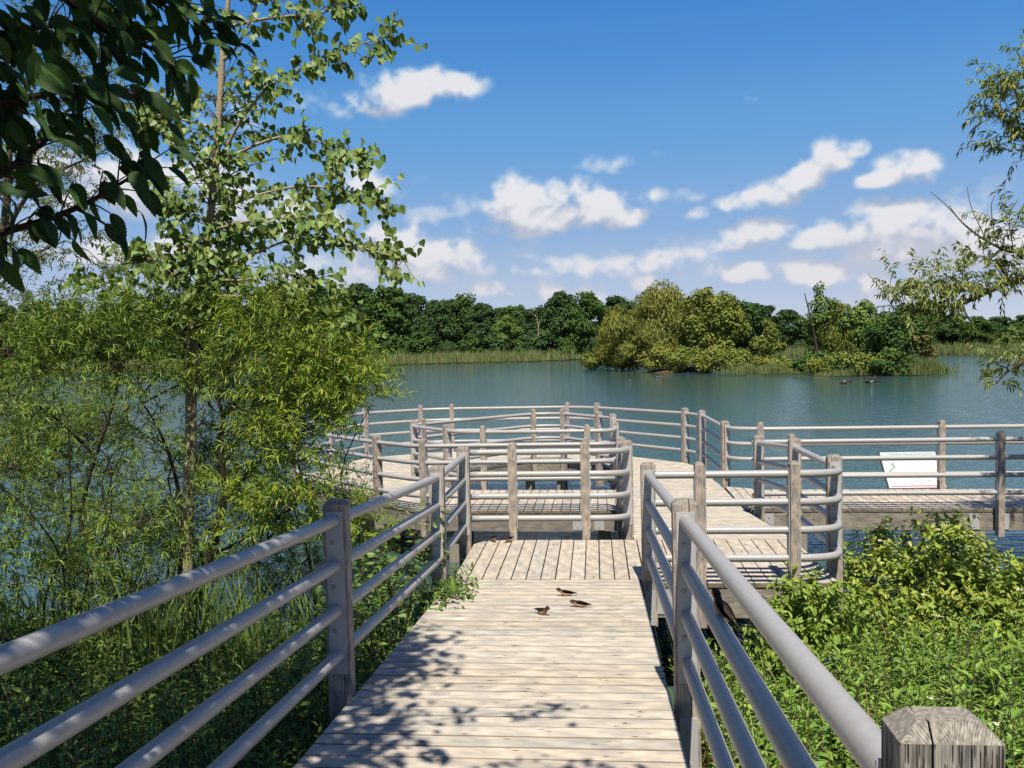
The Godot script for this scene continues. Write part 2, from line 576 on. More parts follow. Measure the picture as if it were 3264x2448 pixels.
func nearest(pts: PackedVector2Array, s: PackedFloat32Array, p: Vector2) -> float:
	var best := 1e9
	var at := 0.0
	for k in range(1, pts.size()):
		var q := Geometry2D.get_closest_point_to_segment(p, pts[k - 1], pts[k])
		if q.distance_to(p) < best:
			best = q.distance_to(p)
			at = s[k - 1] + pts[k - 1].distance_to(q)
	return at


# tube along points; radii per point
func tube(b: Buf, pts: PackedVector3Array, radii: PackedFloat32Array, sides: int, col: Color, capped := true) -> void:
	var n := pts.size()
	var side := Vector3.ZERO
	var first := b.v.size()
	for k in n:
		var d := (pts[mini(k + 1, n - 1)] - pts[maxi(k - 1, 0)]).normalized()
		if k == 0:
			side = d.cross(Vector3.UP if absf(d.y) < 0.9 else Vector3.RIGHT).normalized()
		else:
			side = (side - d * side.dot(d)).normalized()
		var up := d.cross(side)
		for j in sides:
			var a := TAU * j / sides
			var nn := side * cos(a) + up * sin(a)
			b.put(pts[k] + nn * radii[k], nn, Vector2(k * 0.1, j / float(sides)), col)
	for k in n - 1:
		for j in sides:
			var a := first + k * sides + j
			var c := first + k * sides + (j + 1) % sides
			b.tri(a, c + sides, c)
			b.tri(a, a + sides, c + sides)
	if capped:
		for e in [0, n - 1]:
			var d := (pts[e] - pts[1 if e == 0 else n - 2]).normalized()
			var k := b.v.size()
			b.put(pts[e], d, Vector2.ZERO, col)
			for j in sides:
				b.put(b.v[first + e * sides + j], d, Vector2.ZERO, col)
			for j in sides:
				var q := k + 1 + j
				var w := k + 1 + (j + 1) % sides
				b.tri(k, q if e == 0 else w, w if e == 0 else q)


# a sawn 4 by 6 post with its top edges cut off and drying cracks; two surfaces: faces and end grain
func post_mesh(sd: int, width: float, thick: float, low: float, high: float, wood := "post") -> ArrayMesh:
	var r := RandomNumberGenerator.new()
	r.seed = sd
	var hw := width * 0.5
	var ht := thick * 0.5
	# outline, corners eased, one or two cracks
	var o := PackedVector2Array()
	var e := 0.004
	var cr := r.randf_range(-0.35, 0.35) * width
	var cw := r.randf_range(0.0012, 0.0028)
	var cd := r.randf_range(0.02, 0.035)
	var cr2 := r.randf_range(-0.3, 0.3) * width
	for p in [Vector2(-hw, ht - e), Vector2(-hw, e - ht), Vector2(e - hw, -ht), Vector2(cr2 - cw, -ht), Vector2(cr2, -ht + cd), Vector2(cr2 + cw, -ht), Vector2(hw - e, -ht), Vector2(hw, e - ht), Vector2(hw, ht - e), Vector2(hw - e, ht), Vector2(cr + cw, ht), Vector2(cr, ht - cd), Vector2(cr - cw, ht), Vector2(e - hw, ht)]:
		o.append(p)
	var faces := Buf.new()
	var off := Vector2(r.randf(), r.randf())
	var n := o.size()
	var around := 0.0
	var cut := 0.026
	var shoulder := high - cut
	for k in n:
		var p := o[k]
		var q := o[(k + 1) % n]
		var step := p.distance_to(q)
		faces.quad(Vector3(p.x, low, p.y), Vector3(p.x, shoulder, p.y), Vector3(q.x, shoulder, q.y), Vector3(q.x, low, q.y), off + Vector2(0, around), off + Vector2((shoulder - low) / 1.1, around), off + Vector2((shoulder - low) / 1.1, around + step / 0.30), off + Vector2(0, around + step / 0.30), Color(1, 1, 1))
		around += step / 0.30
	var caps := Buf.new()
	var inner := PackedVector2Array()
	for p in o:
		inner.append(Vector2(clampf(p.x, cut * 1.15 - hw, hw - cut * 1.15), clampf(p.y, cut * 0.75 - ht, ht - cut * 0.75)))
	for k in n:
		var m := (k + 1) % n
		if inner[k].distance_to(inner[m]) + o[k].distance_to(o[m]) < 1e-5:
			continue
		caps.quad(Vector3(o[k].x, shoulder, o[k].y), Vector3(inner[k].x, high, inner[k].y), Vector3(inner[m].x, high, inner[m].y), Vector3(o[m].x, shoulder, o[m].y), o[k] * 5.5, inner[k] * 5.5, inner[m] * 5.5, o[m] * 5.5, Color.WHITE)
	var base := caps.v.size()
	for p in inner:
		caps.put(Vector3(p.x, high, p.y), Vector3.UP, p * 5.5, Color.WHITE)
	var tris := Geometry2D.triangulate_polygon(inner)
	if tris.is_empty():
		tris = Geometry2D.triangulate_delaunay(inner)
	for k in tris:
		caps.i.append(base + k)
	var m := faces.mesh()
	var a := caps.mesh().surface_get_arrays(0)
	m.add_surface_from_arrays(Mesh.PRIMITIVE_TRIANGLES, a)
	m.surface_set_material(0, mats[wood])
	m.surface_set_material(1, mats.end_grain)
	return m


var post_kinds := []
var bracket_shape: ArrayMesh
var bolt_shape: ArrayMesh
var foot_shape: ArrayMesh


func make_post_kinds() -> void:
	for k in 6:
		post_kinds.append(post_mesh(900 + k, 0.14, 0.09, -0.40, 1.165))
	var b := Buf.new()
	box_into(b, Transform3D(Basis.IDENTITY, Vector3(0, 0.62, 0)), Vector3(0.104, 0.96, 0.007), Color.WHITE)
	bracket_shape = b.mesh()
	var bb := Buf.new()
	bolt_into(bb, Transform3D.IDENTITY)
	bolt_shape = bb.mesh()
	var f := Buf.new()
	box_into(f, Transform3D(Basis.IDENTITY, Vector3(0, -0.22, 0)), Vector3(0.10, 0.33, 0.012), Color.WHITE)
	bolt_into(f, Transform3D(Basis.IDENTITY, Vector3(0, -0.13, 0.006)))
	bolt_into(f, Transform3D(Basis.IDENTITY, Vector3(0, -0.31, 0.006)))
	foot_shape = f.mesh()


# hexagonal bolt head on a washer, standing out along +z
func bolt_into(b: Buf, xf: Transform3D) -> void:
	for ring in [[0.014, 0.003, 10], [0.009, 0.011, 6]]:
		var k := b.v.size()
		var n: int = ring[2]
		b.put(xf * Vector3(0, 0, ring[1]), xf.basis.z, Vector2.ZERO, Color.WHITE)
		for j in n:
			var d := Vector3(cos(TAU * j / n), sin(TAU * j / n), 0)
			b.put(xf * (d * ring[0] + Vector3(0, 0, ring[1])), xf.basis.z, Vector2.ZERO, Color.WHITE)
			b.put(xf * (d * ring[0] + Vector3(0, 0, ring[1])), xf.basis * d, Vector2.ZERO, Color.WHITE)
			b.put(xf * (d * ring[0]), xf.basis * d, Vector2.ZERO, Color.WHITE)
		for j in n:
			var a := k + 1 + j * 3
			var c := k + 1 + ((j + 1) % n) * 3
			b.tri(k, c, a)
			b.tri(a + 1, c + 2, a + 2)
			b.tri(a + 1, c + 1, c + 2)


# posts stand at the points of the path nearest to `posts`; four pipes run from post to post
func railing(called: String, label: String, path: Array, radius: float, height_at: Callable, posts: Array, open_start := false, open_end := false, skip := []) -> Node3D:
	var t := thing(called, label, "railing")
	var pts := rounded(path, radius)
	var s := lengths(pts)
	var at := PackedFloat32Array()
	for p in posts:
		at.append(nearest(pts, s, p))
	for k in at.size():
		var p := point_at(pts, s, at[k])
		var d := (point_at(pts, s, at[k] + 0.03) - point_at(pts, s, at[k] - 0.03)).normalized()
		var z := Vector3(d.x, 0, d.y)
		var xf := Transform3D(Basis(Vector3.UP.cross(z), Vector3.UP, z), Vector3(p.x, height_at.call(p.y), p.y))
		if not k in skip:
			var o := part("post", post_kinds[rng.randi() % post_kinds.size()], null, t, xf * Transform3D(Basis(Vector3.UP, PI * (rng.randi() % 2)).rotated(Vector3.RIGHT, rng.randf_range(-0.006, 0.006)), Vector3.ZERO))
			o.material_override = null
		for side in [-1.0, 1.0]:
			if (k > 0 or open_start or side > 0.0) and (k < at.size() - 1 or open_end or side < 0.0):
				var plate := part("bracket", bracket_shape, mats.steel, t, xf * Transform3D(Basis(Vector3.UP, 0.0 if side > 0.0 else PI), Vector3(0, 0, side * 0.0495)))
				for y in [0.40, 0.66, 0.92]:
					part("bolt", bolt_shape, mats.bolt, plate, Transform3D(Basis.IDENTITY, Vector3(-0.016, y, 0.0036)))
	var ends := [] if not open_start else [0.0]
	ends.append_array(at)
	if open_end:
		ends.append(s[-1])
	for k in ends.size() - 1:
		var a: float = ends[k] + (0.05 if k > 0 or not open_start else 0.0)
		var e: float = ends[k + 1] - (0.05 if k < ends.size() - 2 or not open_end else 0.0)
		var run := PackedVector2Array([point_at(pts, s, a)])
		for j in pts.size():
			if s[j] > a + 0.005 and s[j] < e - 0.005:
				run.append(pts[j])
		run.append(point_at(pts, s, e))
		for hgt in [1.045, 0.78, 0.515, 0.25]:
			var b := Buf.new()
			var line := PackedVector3Array()
			var rr := PackedFloat32Array()
			for p in run:
				line.append(Vector3(p.x, height_at.call(p.y) + hgt, p.y))
				rr.append(0.0365)
			tube(b, line, rr, 16, Color.WHITE)
			part("rail", b.mesh(), mats.pipe, t)
	return t


func hanger(parent: Node3D, at: Vector3, turn: float) -> void:
	var b := Buf.new()
	box_into(b, Transform3D.IDENTITY, Vector3(0.15, 0.24, 0.008), Color.WHITE)
	for s in [-0.07, 0.07]:
		bolt_into(b, Transform3D(Basis.IDENTITY, Vector3(0, s, 0.004)))
	part("hanger_plate", b.mesh(), mats.steel, parent, Transform3D(Basis(Vector3.UP, turn), at))


func poly(a: Array) -> PackedVector2Array:
	return PackedVector2Array(a)


func build_boardwalk() -> void:
	# entry ramp
	var ramp := thing("entry_ramp", "pale plank ramp with crosswise boards sloping down to the landing", "ramp")
	lay_boards(ramp, poly([Vector2(-1.45, 2.2), Vector2(0.395, 2.2), Vector2(0.395, RAMP_END), Vector2(-1.45, RAMP_END)]), true, ramp_y, [], 0.84, 1.08)
	for x in [-1.42, -0.52, 0.365]:
		fascia(ramp, Vector2(x, 2.2), Vector2(x, RAMP_END - 0.02), ramp_y(2.2), 0.0, 0.286, "joist")
	# landing with its bay to the right
	var land := thing("landing_deck", "square landing of lengthwise planks at the foot of the ramp", "deck")
	lay_boards(land, poly([Vector2(-1.45, RAMP_END - 0.006), Vector2(0.44, RAMP_END - 0.006), Vector2(0.44, -8.48), Vector2(2.25, -8.48), Vector2(2.25, TURN_START), Vector2(-1.12, TURN_START), Vector2(-1.34, TURN_START + 0.05), Vector2(-1.45, TURN_START + 0.2)]), false, ramp_y, [], 0.80, 0.98)
	for e in [[Vector2(0.5, -8.51), Vector2(2.25, -8.51)], [Vector2(2.24, -8.55), Vector2(2.24, TURN_START)], [Vector2(-1.43, TURN_START + 0.03), Vector2(0.42, TURN_START + 0.03)], [Vector2(-1.43, RAMP_END), Vector2(-1.43, TURN_START + 0.1)]]:
		fascia(land, e[0], e[1], 0, 0)
	hanger(land, Vector3(0.62, -0.17, -8.485), 0)
	for p in [[-1.2, -8.9], [0.3, -8.9], [2.05, -8.75], [2.05, -10.1], [-1.2, -10.1], [0.3, -10.15]]:
		pile(land, p[0], p[1], -0.33)
	# sloping link to the ring
	var link := thing("link_ramp", "short plank ramp from the landing down to the ring deck", "ramp")
	lay_boards(link, poly([Vector2(0.42, TURN_START - 0.006), Vector2(2.25, TURN_START - 0.006), Vector2(2.25, TURN_END), Vector2(0.42, TURN_END)]), true, ramp_y, [], 0.92, 1.10)
	for x in [0.45, 2.22]:
		fascia(link, Vector2(x, TURN_START - 0.02), Vector2(x, TURN_END), 0.0, RING)
	# ring deck round the open water
	var ring := thing("ring_deck", "many-sided ring of decking around an opening of water", "deck")
	var outer := poly([Vector2(0.42, -13.806), Vector2(-2.80, -13.86), Vector2(-3.57, -14.45), Vector2(-5.85, -16.75), Vector2(-6.05, -17.4), Vector2(-5.78, -19.15), Vector2(-5.38, -20.35), Vector2(-4.2, -21.10), Vector2(-3.5, -21.28), Vector2(-0.68, -21.20), Vector2(0.0, -20.83), Vector2(1.83, -19.00), Vector2(2.10, -18.38), Vector2(2.2, -16.0), Vector2(2.25, -13.806)])
	var hole := poly([Vector2(0.42, -15.68), Vector2(0.44, -18.2), Vector2(-0.68, -19.54), Vector2(-1.42, -19.58), Vector2(-3.62, -17.48), Vector2(-3.66, -17.05), Vector2(-2.5, -15.80)])
	var walk := poly([Vector2(-2.62, -13.7), Vector2(0.42, -13.7), Vector2(0.42, -15.8), Vector2(-2.62, -15.8)])
	var side := poly([Vector2(0.424, -13.7), Vector2(2.4, -13.7), Vector2(2.4, -18.3), Vector2(0.424, -18.3)])
	lay_boards(ring, Geometry2D.intersect_polygons(outer, walk)[0], false, ring_y, [hole], 0.80, 0.98)
	lay_boards(ring, Geometry2D.intersect_polygons(outer, side)[0], true, ring_y, [hole], 0.92, 1.08)
	lay_boards(ring, outer, true, ring_y, [hole, poly([Vector2(-2.626, -13.0), Vector2(0.42, -13.0), Vector2(0.42, -15.78), Vector2(-2.626, -15.78)]), poly([Vector2(0.42, -13.0), Vector2(2.5, -13.0), Vector2(2.5, -18.306), Vector2(0.42, -18.306)])], 0.90, 1.08)
	for loop in [[outer, -0.03], [hole, 0.03]]:
		var edge: Array = Geometry2D.offset_polygon(loop[0], loop[1], Geometry2D.JOIN_MITER)
		var o: PackedVector2Array = edge[0]
		for k in o.size():
			var p := o[k]
			var q := o[(k + 1) % o.size()]
			if p.y > -13.9 and q.y > -13.9 and minf(p.x, q.x) > 0.3:
				continue
			fascia(ring, p, q, RING, RING)
	for p in [[-2.3, -14.1], [0.1, -14.1], [-2.3, -15.4], [0.1, -15.4], [2.0, -15.6], [2.0, -18.0], [0.7, -18.0], [-0.8, -19.8], [-1.5, -19.8], [-0.8, -20.9], [-3.4, -21.0], [-5.3, -19.5], [-4.0, -17.5], [-5.6, -16.9], [-3.9, -17.1]]:
		pile(ring, p[0], p[1], -0.66)
	hanger(ring, Vector3(-0.32, -0.52, -13.815), 0)
	hanger(ring, Vector3(0.02, -0.52, -13.815), 0)
	hanger(ring, Vector3(-1.62, -0.52, -19.55), 0)
	hanger(ring, Vector3(-0.52, -0.52, -19.45), 0)
	# boardwalk that leads off to the right
	var bw := thing("side_boardwalk", "long boardwalk of narrow planks leading off over the water", "boardwalk")
	lay_boards(bw, poly([Vector2(2.256, -13.84), Vector2(2.95, -13.84), Vector2(14.0, -13.55), Vector2(14.0, -15.30), Vector2(2.9, -15.58), Vector2(2.256, -15.95)]), false, ring_y, [], 0.80, 1.0)
	for e in [[Vector2(2.3, -13.87), Vector2(2.93, -13.87)], [Vector2(2.95, -13.87), Vector2(14.0, -13.58)], [Vector2(14.0, -15.27), Vector2(2.9, -15.55)]]:
		fascia(bw, e[0], e[1], RING, RING)
	for x in [3.1, 5.7, 8.6, 11.6]:
		pile(bw, x, -13.95 + (x - 3.0) * 0.026, -0.66)
		pile(bw, x - 1.0, -15.35 + (x - 3.0) * 0.026, -0.66)
	for x in [2.62, 5.62, 8.62]:
		hanger(bw, Vector3(x, -0.52, -13.835 + (x - 3.0) * 0.026), 0)
		hanger(bw, Vector3(x + 0.42, -0.52, -13.83 + (x - 3.0) * 0.026), 0)
	# railings
	railing("ramp_railing", "grey pipe railing dappled with leaf shade beside the willow thicket", [Vector2(-1.53, 2.4), Vector2(-1.53, -10.10)], 0.3, ramp_y, [Vector2(-1.53, 1.2), Vector2(-1.53, -5.05), Vector2(-1.53, -8.35), Vector2(-1.53, -10.05)], true)
	railing("landing_railing", "grey pipe railing along the landing edge and the water gap behind it", [Vector2(-1.53, -10.05), Vector2(-1.53, -10.45), Vector2(0.365, -10.45), Vector2(0.365, -13.74), Vector2(-2.85, -13.80), Vector2(-3.64, -14.43)], 0.36, landing_rail_y, [Vector2(-1.53, -10.05), Vector2(-1.0, -10.45), Vector2(-0.14, -10.45), Vector2(0.365, -10.80), Vector2(0.365, -13.45), Vector2(-0.16, -13.77), Vector2(-2.75, -13.80)], false, true, [0])
	railing("ring_railing", "grey pipe railing around the outer edge of the ring deck", [Vector2(-3.64, -14.43), Vector2(-5.95, -16.75), Vector2(-6.15, -17.4), Vector2(-5.86, -19.2), Vector2(-5.45, -20.45), Vector2(-4.25, -21.2), Vector2(-3.5, -21.37), Vector2(-0.66, -21.29), Vector2(0.05, -20.92), Vector2(1.91, -19.06), Vector2(2.19, -18.4), Vector2(2.28, -16.05), Vector2(2.34, -15.95)], 0.4, ring_y, [Vector2(-3.64, -14.43), Vector2(-5.8, -16.6), Vector2(-6.12, -17.5), Vector2(-5.88, -19.1), Vector2(-5.5, -20.45), Vector2(-4.26, -21.2), Vector2(-3.5, -21.37), Vector2(-0.66, -21.29), Vector2(0.05, -20.92), Vector2(1.91, -19.06), Vector2(2.19, -18.4), Vector2(2.275, -16.05)])
	railing("boardwalk_railing", "grey pipe railing on the far side of the long boardwalk", [Vector2(2.30, -16.04), Vector2(2.42, -15.80), Vector2(2.9, -15.66), Vector2(13.9, -15.38)], 0.3, ring_y, [Vector2(2.30, -16.04), Vector2(2.84, -15.67), Vector2(5.82, -15.58), Vector2(8.9, -15.50), Vector2(12.0, -15.43)], false, true, [0])
	railing("inner_railing", "grey pipe railing around the water opening inside the ring", [Vector2(-1.05, -15.76), Vector2(0.34, -15.76), Vector2(0.34, -18.15), Vector2(-0.72, -19.46), Vector2(-1.4, -19.50), Vector2(-3.56, -17.45), Vector2(-3.6, -17.08), Vector2(-2.48, -15.86), Vector2(-1.05, -15.76)], 0.34, ring_y, [Vector2(-0.16, -15.76), Vector2(0.34, -16.15), Vector2(0.34, -17.9), Vector2(0.05, -18.5), Vector2(-0.69, -19.43), Vector2(-1.4, -19.48), Vector2(-3.48, -17.52), Vector2(-3.58, -17.1), Vector2(-2.75, -16.15), Vector2(-2.03, -15.83)], true, true)
	railing("handrail", "grey pipe railing with a swallow perched on it beside the leafy bank", [Vector2(0.48, -1.35), Vector2(0.48, -8.44)], 0.3, ramp_y, [Vector2(0.48, -1.36), Vector2(0.48, -4.95), Vector2(0.48, -8.44)], false, false, [0])
	railing("bay_railing", "grey pipe railing bent round the corner bay of the landing", [Vector2(0.48, -8.42), Vector2(2.335, -8.42), Vector2(2.335, -13.72), Vector2(2.95, -13.76), Vector2(13.9, -13.47)], 0.5, bay_rail_y, [Vector2(0.49, -8.42), Vector2(0.96, -8.42), Vector2(1.82, -8.42), Vector2(2.335, -8.98), Vector2(2.335, -10.72), Vector2(2.335, -13.05), Vector2(2.95, -13.76), Vector2(5.95, -13.68), Vector2(8.95, -13.60), Vector2(11.95, -13.52)], false, true, [0])
	# the nearest post of the right handrail, seen from above
	var near := get_node("handrail")
	var o := part("post", post_mesh(77, 0.148, 0.092, -0.42, 1.195, "post_grey"), null, near, Transform3D(Basis(Vector3.UP, 0.0), Vector3(0.508, ramp_y(-1.36), -1.36)))
	o.material_override = null
	for p in [Vector3(0.48, 0, -4.95), Vector3(0.48, 0, -8.44)]:
		part("foot_bracket", foot_shape, mats.steel, near, Transform3D(Basis.IDENTITY, Vector3(p.x, ramp_y(p.z), p.z + 0.054)))


func landing_rail_y(z: float) -> float:
	return ramp_y(z)


func bay_rail_y(z: float) -> float:
	return ramp_y(z)


# ------------------------------------------------------------------ leaves
# every leaf shape: stalk end at the origin, tip along +y, upper face towards +z; length 1
var leaf_shapes := {}


# outline given as half widths at heights; folded along the rib and drooping towards the tip
func leaf_shape(rows: Array, fold: float, droop: float) -> Array:
	var v := PackedVector3Array()
	var f := PackedInt32Array()
	for r in rows:
		var y: float = r[0]
		var z := -droop * y * y
		v.append(Vector3(-r[1], y, z + fold * r[1]))
		v.append(Vector3(0, y, z))
		v.append(Vector3(r[1], y, z + fold * r[1]))
	for k in rows.size() - 1:
		var a := k * 3
		for s in 2:
			var p := a + s
			if rows[k + 1][1] > 0.0 or true:
				f.append_array([p, p + 3, p + 1, p + 1, p + 3, p + 4])
	return [v, f]


func make_leaf_shapes() -> void:
	leaf_shapes.willow = [PackedVector3Array([Vector3(0, 0, 0), Vector3(0.085, 0.4, 0.03), Vector3(0, 1, -0.12), Vector3(-0.085, 0.4, 0.03)]), PackedInt32Array([0, 3, 2, 0, 2, 1])]
	leaf_shapes.willow_wide = [PackedVector3Array([Vector3(0, 0, 0), Vector3(0.13, 0.4, 0.04), Vector3(0, 1, -0.2), Vector3(-0.13, 0.4, 0.04)]), PackedInt32Array([0, 3, 2, 0, 2, 1])]
	leaf_shapes.oval = leaf_shape([[0.0, 0.01], [0.25, 0.2], [0.55, 0.23], [0.8, 0.12], [1.0, 0.0]], 0.35, 0.18)
	leaf_shapes.lance = leaf_shape([[0.0, 0.015], [0.3, 0.105], [0.65, 0.075], [1.0, 0.0]], 0.5, 0.3)
	# poplar: broad heart with a drawn-out tip, on a thin stalk
	var v := PackedVector3Array([Vector3(-0.012, -0.45, 0.05), Vector3(0.012, -0.45, 0.05), Vector3(0, 0.02, 0)])
	var f := PackedInt32Array([0, 2, 1])
	var half := [Vector2(0.0, 0.0), Vector2(0.22, -0.07), Vector2(0.43, 0.03), Vector2(0.5, 0.2), Vector2(0.43, 0.42), Vector2(0.27, 0.62), Vector2(0.1, 0.82), Vector2(0.0, 1.0)]
	for s in [-1.0, 1.0]:
		var k := v.size()
		v.append(Vector3(0, 0.35, -0.03))
		for p in half:
			v.append(Vector3(p.x * s, p.y, p.x * 0.28 - p.y * p.y * 0.08))
		for j in half.size() - 1:
			f.append_array([k, k + 1 + j, k + 2 + j])
	leaf_shapes.poplar = [v, f]
	# cherry: long pointed oval with a saw-toothed edge, in three curls
	for c in 3:
		var cv := PackedVector3Array()
		var cf := PackedInt32Array()
		var teeth := 11
		var bend: float = [0.25, 0.45, 0.12][c]
		var fold: float = [0.35, 0.2, 0.55][c]
		var rows := []
		for j in teeth * 2 + 1:
			var y := j / float(teeth * 2)
			var wdt := 0.235 * pow(sin(PI * pow(y, 0.78)), 0.85) * (1.0 if j % 2 == 0 else 0.90)
			if j == teeth * 2:
				wdt = 0.0
			rows.append([y - (0.018 if j % 2 else 0.0), wdt])
		for r in rows:
			var y: float = r[0]
			for s in [-1.0, 0.0, 1.0]:
				cv.append(Vector3(r[1] * s, y, -bend * y * y + fold * absf(r[1] * s) + 0.005 * sin(y * 19.0) * absf(s)))
		for k in rows.size() - 1:
			for s in 2:
				var p := k * 3 + s
				cf.append_array([p, p + 3, p + 1, p + 1, p + 3, p + 4])
		var st := cv.size()
		cv.append_array([Vector3(-0.008, 0.01, 0), Vector3(0.008, 0.01, 0), Vector3(0, -0.14, 0.02)])
		cf.append_array([st, st + 1, st + 2])
		leaf_shapes["cherry%d" % c] = [cv, cf]
	# a spray of foliage as one small ragged face, for trees across the water
	leaf_shapes.tuft = [PackedVector3Array([Vector3(-0.5, -0.25, 0), Vector3(0.1, -0.5, 0.12), Vector3(0.5, 0.05, -0.05), Vector3(0.15, 0.5, 0.1), Vector3(-0.4, 0.3, -0.08)]), PackedInt32Array([0, 1, 2, 0, 2, 3, 0, 3, 4])]
	leaf_shapes.hang = [PackedVector3Array([Vector3(-0.2, 0.5, 0), Vector3(0.22, 0.42, 0.05), Vector3(0.16, -0.35, 0), Vector3(-0.02, -0.6, 0.03), Vector3(-0.22, -0.2, -0.03)]), PackedInt32Array([0, 1, 2, 0, 2, 3, 0, 3, 4])]


func leaf_mesh(shape: String, col: Color) -> ArrayMesh:
	var b := Buf.new()
	b.leaf(leaf_shapes[shape][0], leaf_shapes[shape][1], Transform3D.IDENTITY, col)
	return b.mesh()


# basis with y along dir and z as near to face as it can be
func aim(dir: Vector3, face: Vector3, size: float) -> Basis:
	var y := dir.normalized()
	var x := y.cross(face)
	if x.length() < 0.01:
		x = y.cross(Vector3.RIGHT + Vector3.FORWARD * 0.3)
	x = x.normalized()
	return Basis(x * size, y * size, x.cross(y) * size)


func any_dir() -> Vector3:
	var z := rng.randf_range(-1, 1)
	var a := rng.randf() * TAU
	var r := sqrt(1 - z * z)
	return Vector3(r * cos(a), z, r * sin(a))


func vary(c: Color, by: float) -> Color:
	var k := 1.0 + rng.randf_range(-by, by)
	var w := rng.randf_range(-by, by) * 0.4
	return Color(c.r * k * (1.0 + w), c.g * k, c.b * k * (1.0 - w))


func pick(cols: Array) -> Color:
	return vary(cols[rng.randi() % cols.size()], 0.22)


# a shoot: a thin twig from p along dir, bending down by droop, with leaves on either side
func shoot(wood: Buf, leaves: Buf, p: Vector3, dir: Vector3, length: float, count: int, shape: String, size: float, cols: Array, droop: float, open: float, thin: float) -> void:
	var s: Array = leaf_shapes[shape]
	var d := dir.normalized()
	var pts := PackedVector3Array([p])
	var rad := PackedFloat32Array([thin])
	var steps := 5
	for k in steps:
		d = (d + Vector3.DOWN * droop / steps + any_dir() * 0.10).normalized()
		pts.append(pts[-1] + d * length / steps)
		rad.append(thin * (1.0 - 0.8 * (k + 1) / steps))
	if wood:
		tube(wood, pts, rad, 3, Color.WHITE, false)
	var turn := rng.randf() * TAU
	for k in count:
		var t := (0.12 + 0.88 * (k + rng.randf() * 0.6) / count) * steps
		var j := mini(int(t), steps - 1)
		var at := pts[j].lerp(pts[j + 1], t - j)
		var along := (pts[j + 1] - pts[j]).normalized()
		turn += 2.4
		var out := along.cross(any_dir()).normalized()
		out = out.rotated(along, turn)
		var ld := (along * (1.0 - open) + out * open + Vector3.DOWN * droop * 0.6).normalized()
		leaves.leaf(s[0], s[1], Transform3D(aim(ld, (Vector3.UP + any_dir() * 0.7).normalized(), size * rng.randf_range(0.65, 1.15)), at), pick(cols))


# a limb through given points, thinning towards its end
func limb(wood: Buf, pts: Array, r0: float, r1: float, sides := 7) -> PackedVector3Array:
	var line := PackedVector3Array()
	for k in pts.size() - 1:
		var p0: Vector3 = pts[maxi(k - 1, 0)]
		var p1: Vector3 = pts[k]
		var p2: Vector3 = pts[k + 1]
		var p3: Vector3 = pts[mini(k + 2, pts.size() - 1)]
		for j in 4:
			line.append(p1.cubic_interpolate(p2, p0, p3, j / 4.0))
	line.append(pts[-1])
	var rad := PackedFloat32Array()
	for k in line.size():
		rad.append(lerpf(r0, r1, k / float(line.size() - 1)))
	tube(wood, line, rad, sides, Color.WHITE)
	return line


# a bush or crown of shoots filling a set of balls [centre, radius, shoots]; each ball hangs on the nearest point of the frame
func fill(wood: Buf, leaves: Buf, frame: PackedVector3Array, balls: Array, shape: String, size: float, per: int, cols: Array, droop: float, open: float, length: float) -> void:
	for b in balls:
		var c: Vector3 = b[0]
		var r: float = b[1]
		if frame.size():
			var best := frame[0]
			for q in frame:
				if q.distance_squared_to(c) < best.distance_squared_to(c):
					best = q
			var mid := best.lerp(c, 0.5) + any_dir() * r * 0.15
			tube(wood, PackedVector3Array([best, mid, c]), PackedFloat32Array([0.012, 0.009, 0.005]), 4, Color.WHITE, false)
		for k in int(b[2]):
			var d := any_dir()
			d.y = d.y * 0.7 + 0.25
			var p := c + d * r * pow(rng.randf(), 0.6) * 0.8
			shoot(wood if k % 2 == 0 else null, leaves, p, (d + any_dir() * 0.5 + Vector3.UP * 0.35).normalized(), length * rng.randf_range(0.6, 1.2), per, shape, size, cols, droop, open, 0.0035)
			if rng.randf() < 0.25:
				tube(wood, PackedVector3Array([c, c.lerp(p, 0.5) + any_dir() * 0.04, p]), PackedFloat32Array([0.006, 0.005, 0.003]), 3, Color.WHITE, false)


# far crowns: lumps [centre, radii, faces], faces spread near the surface of each lump
func lumps_into(b: Buf, lumps: Array, shape: String, size: float, cols: Array, inside := 0.35, upright := 0.0) -> void:
	var s: Array = leaf_shapes[shape]
	for l in lumps:
		var c: Vector3 = l[0]
		var r: Vector3 = l[1]
		var tint := vary(cols[rng.randi() % cols.size()], 0.12)
		for k in int(l[2]):
			var d := any_dir()
			var rr := 1.0 - inside * rng.randf() * rng.randf() + rng.randf_range(-0.08, 0.10) + 0.35 * pow(rng.randf(), 5.0)
			var p := c + d * r * rr
			var face := (d * 1.0 + any_dir() * 0.75 + Vector3.UP * 0.25).normalized()
			var y := (any_dir() if upright <= 0.0 else (Vector3.UP + any_dir() * (1.0 - upright))).normalized()
			y = (y - face * y.dot(face)).normalized() if upright <= 0.0 else y
			b.leaf(s[0], s[1], Transform3D(aim(y, face, size * rng.randf_range(0.55, 1.25)), p), vary(tint, 0.16))


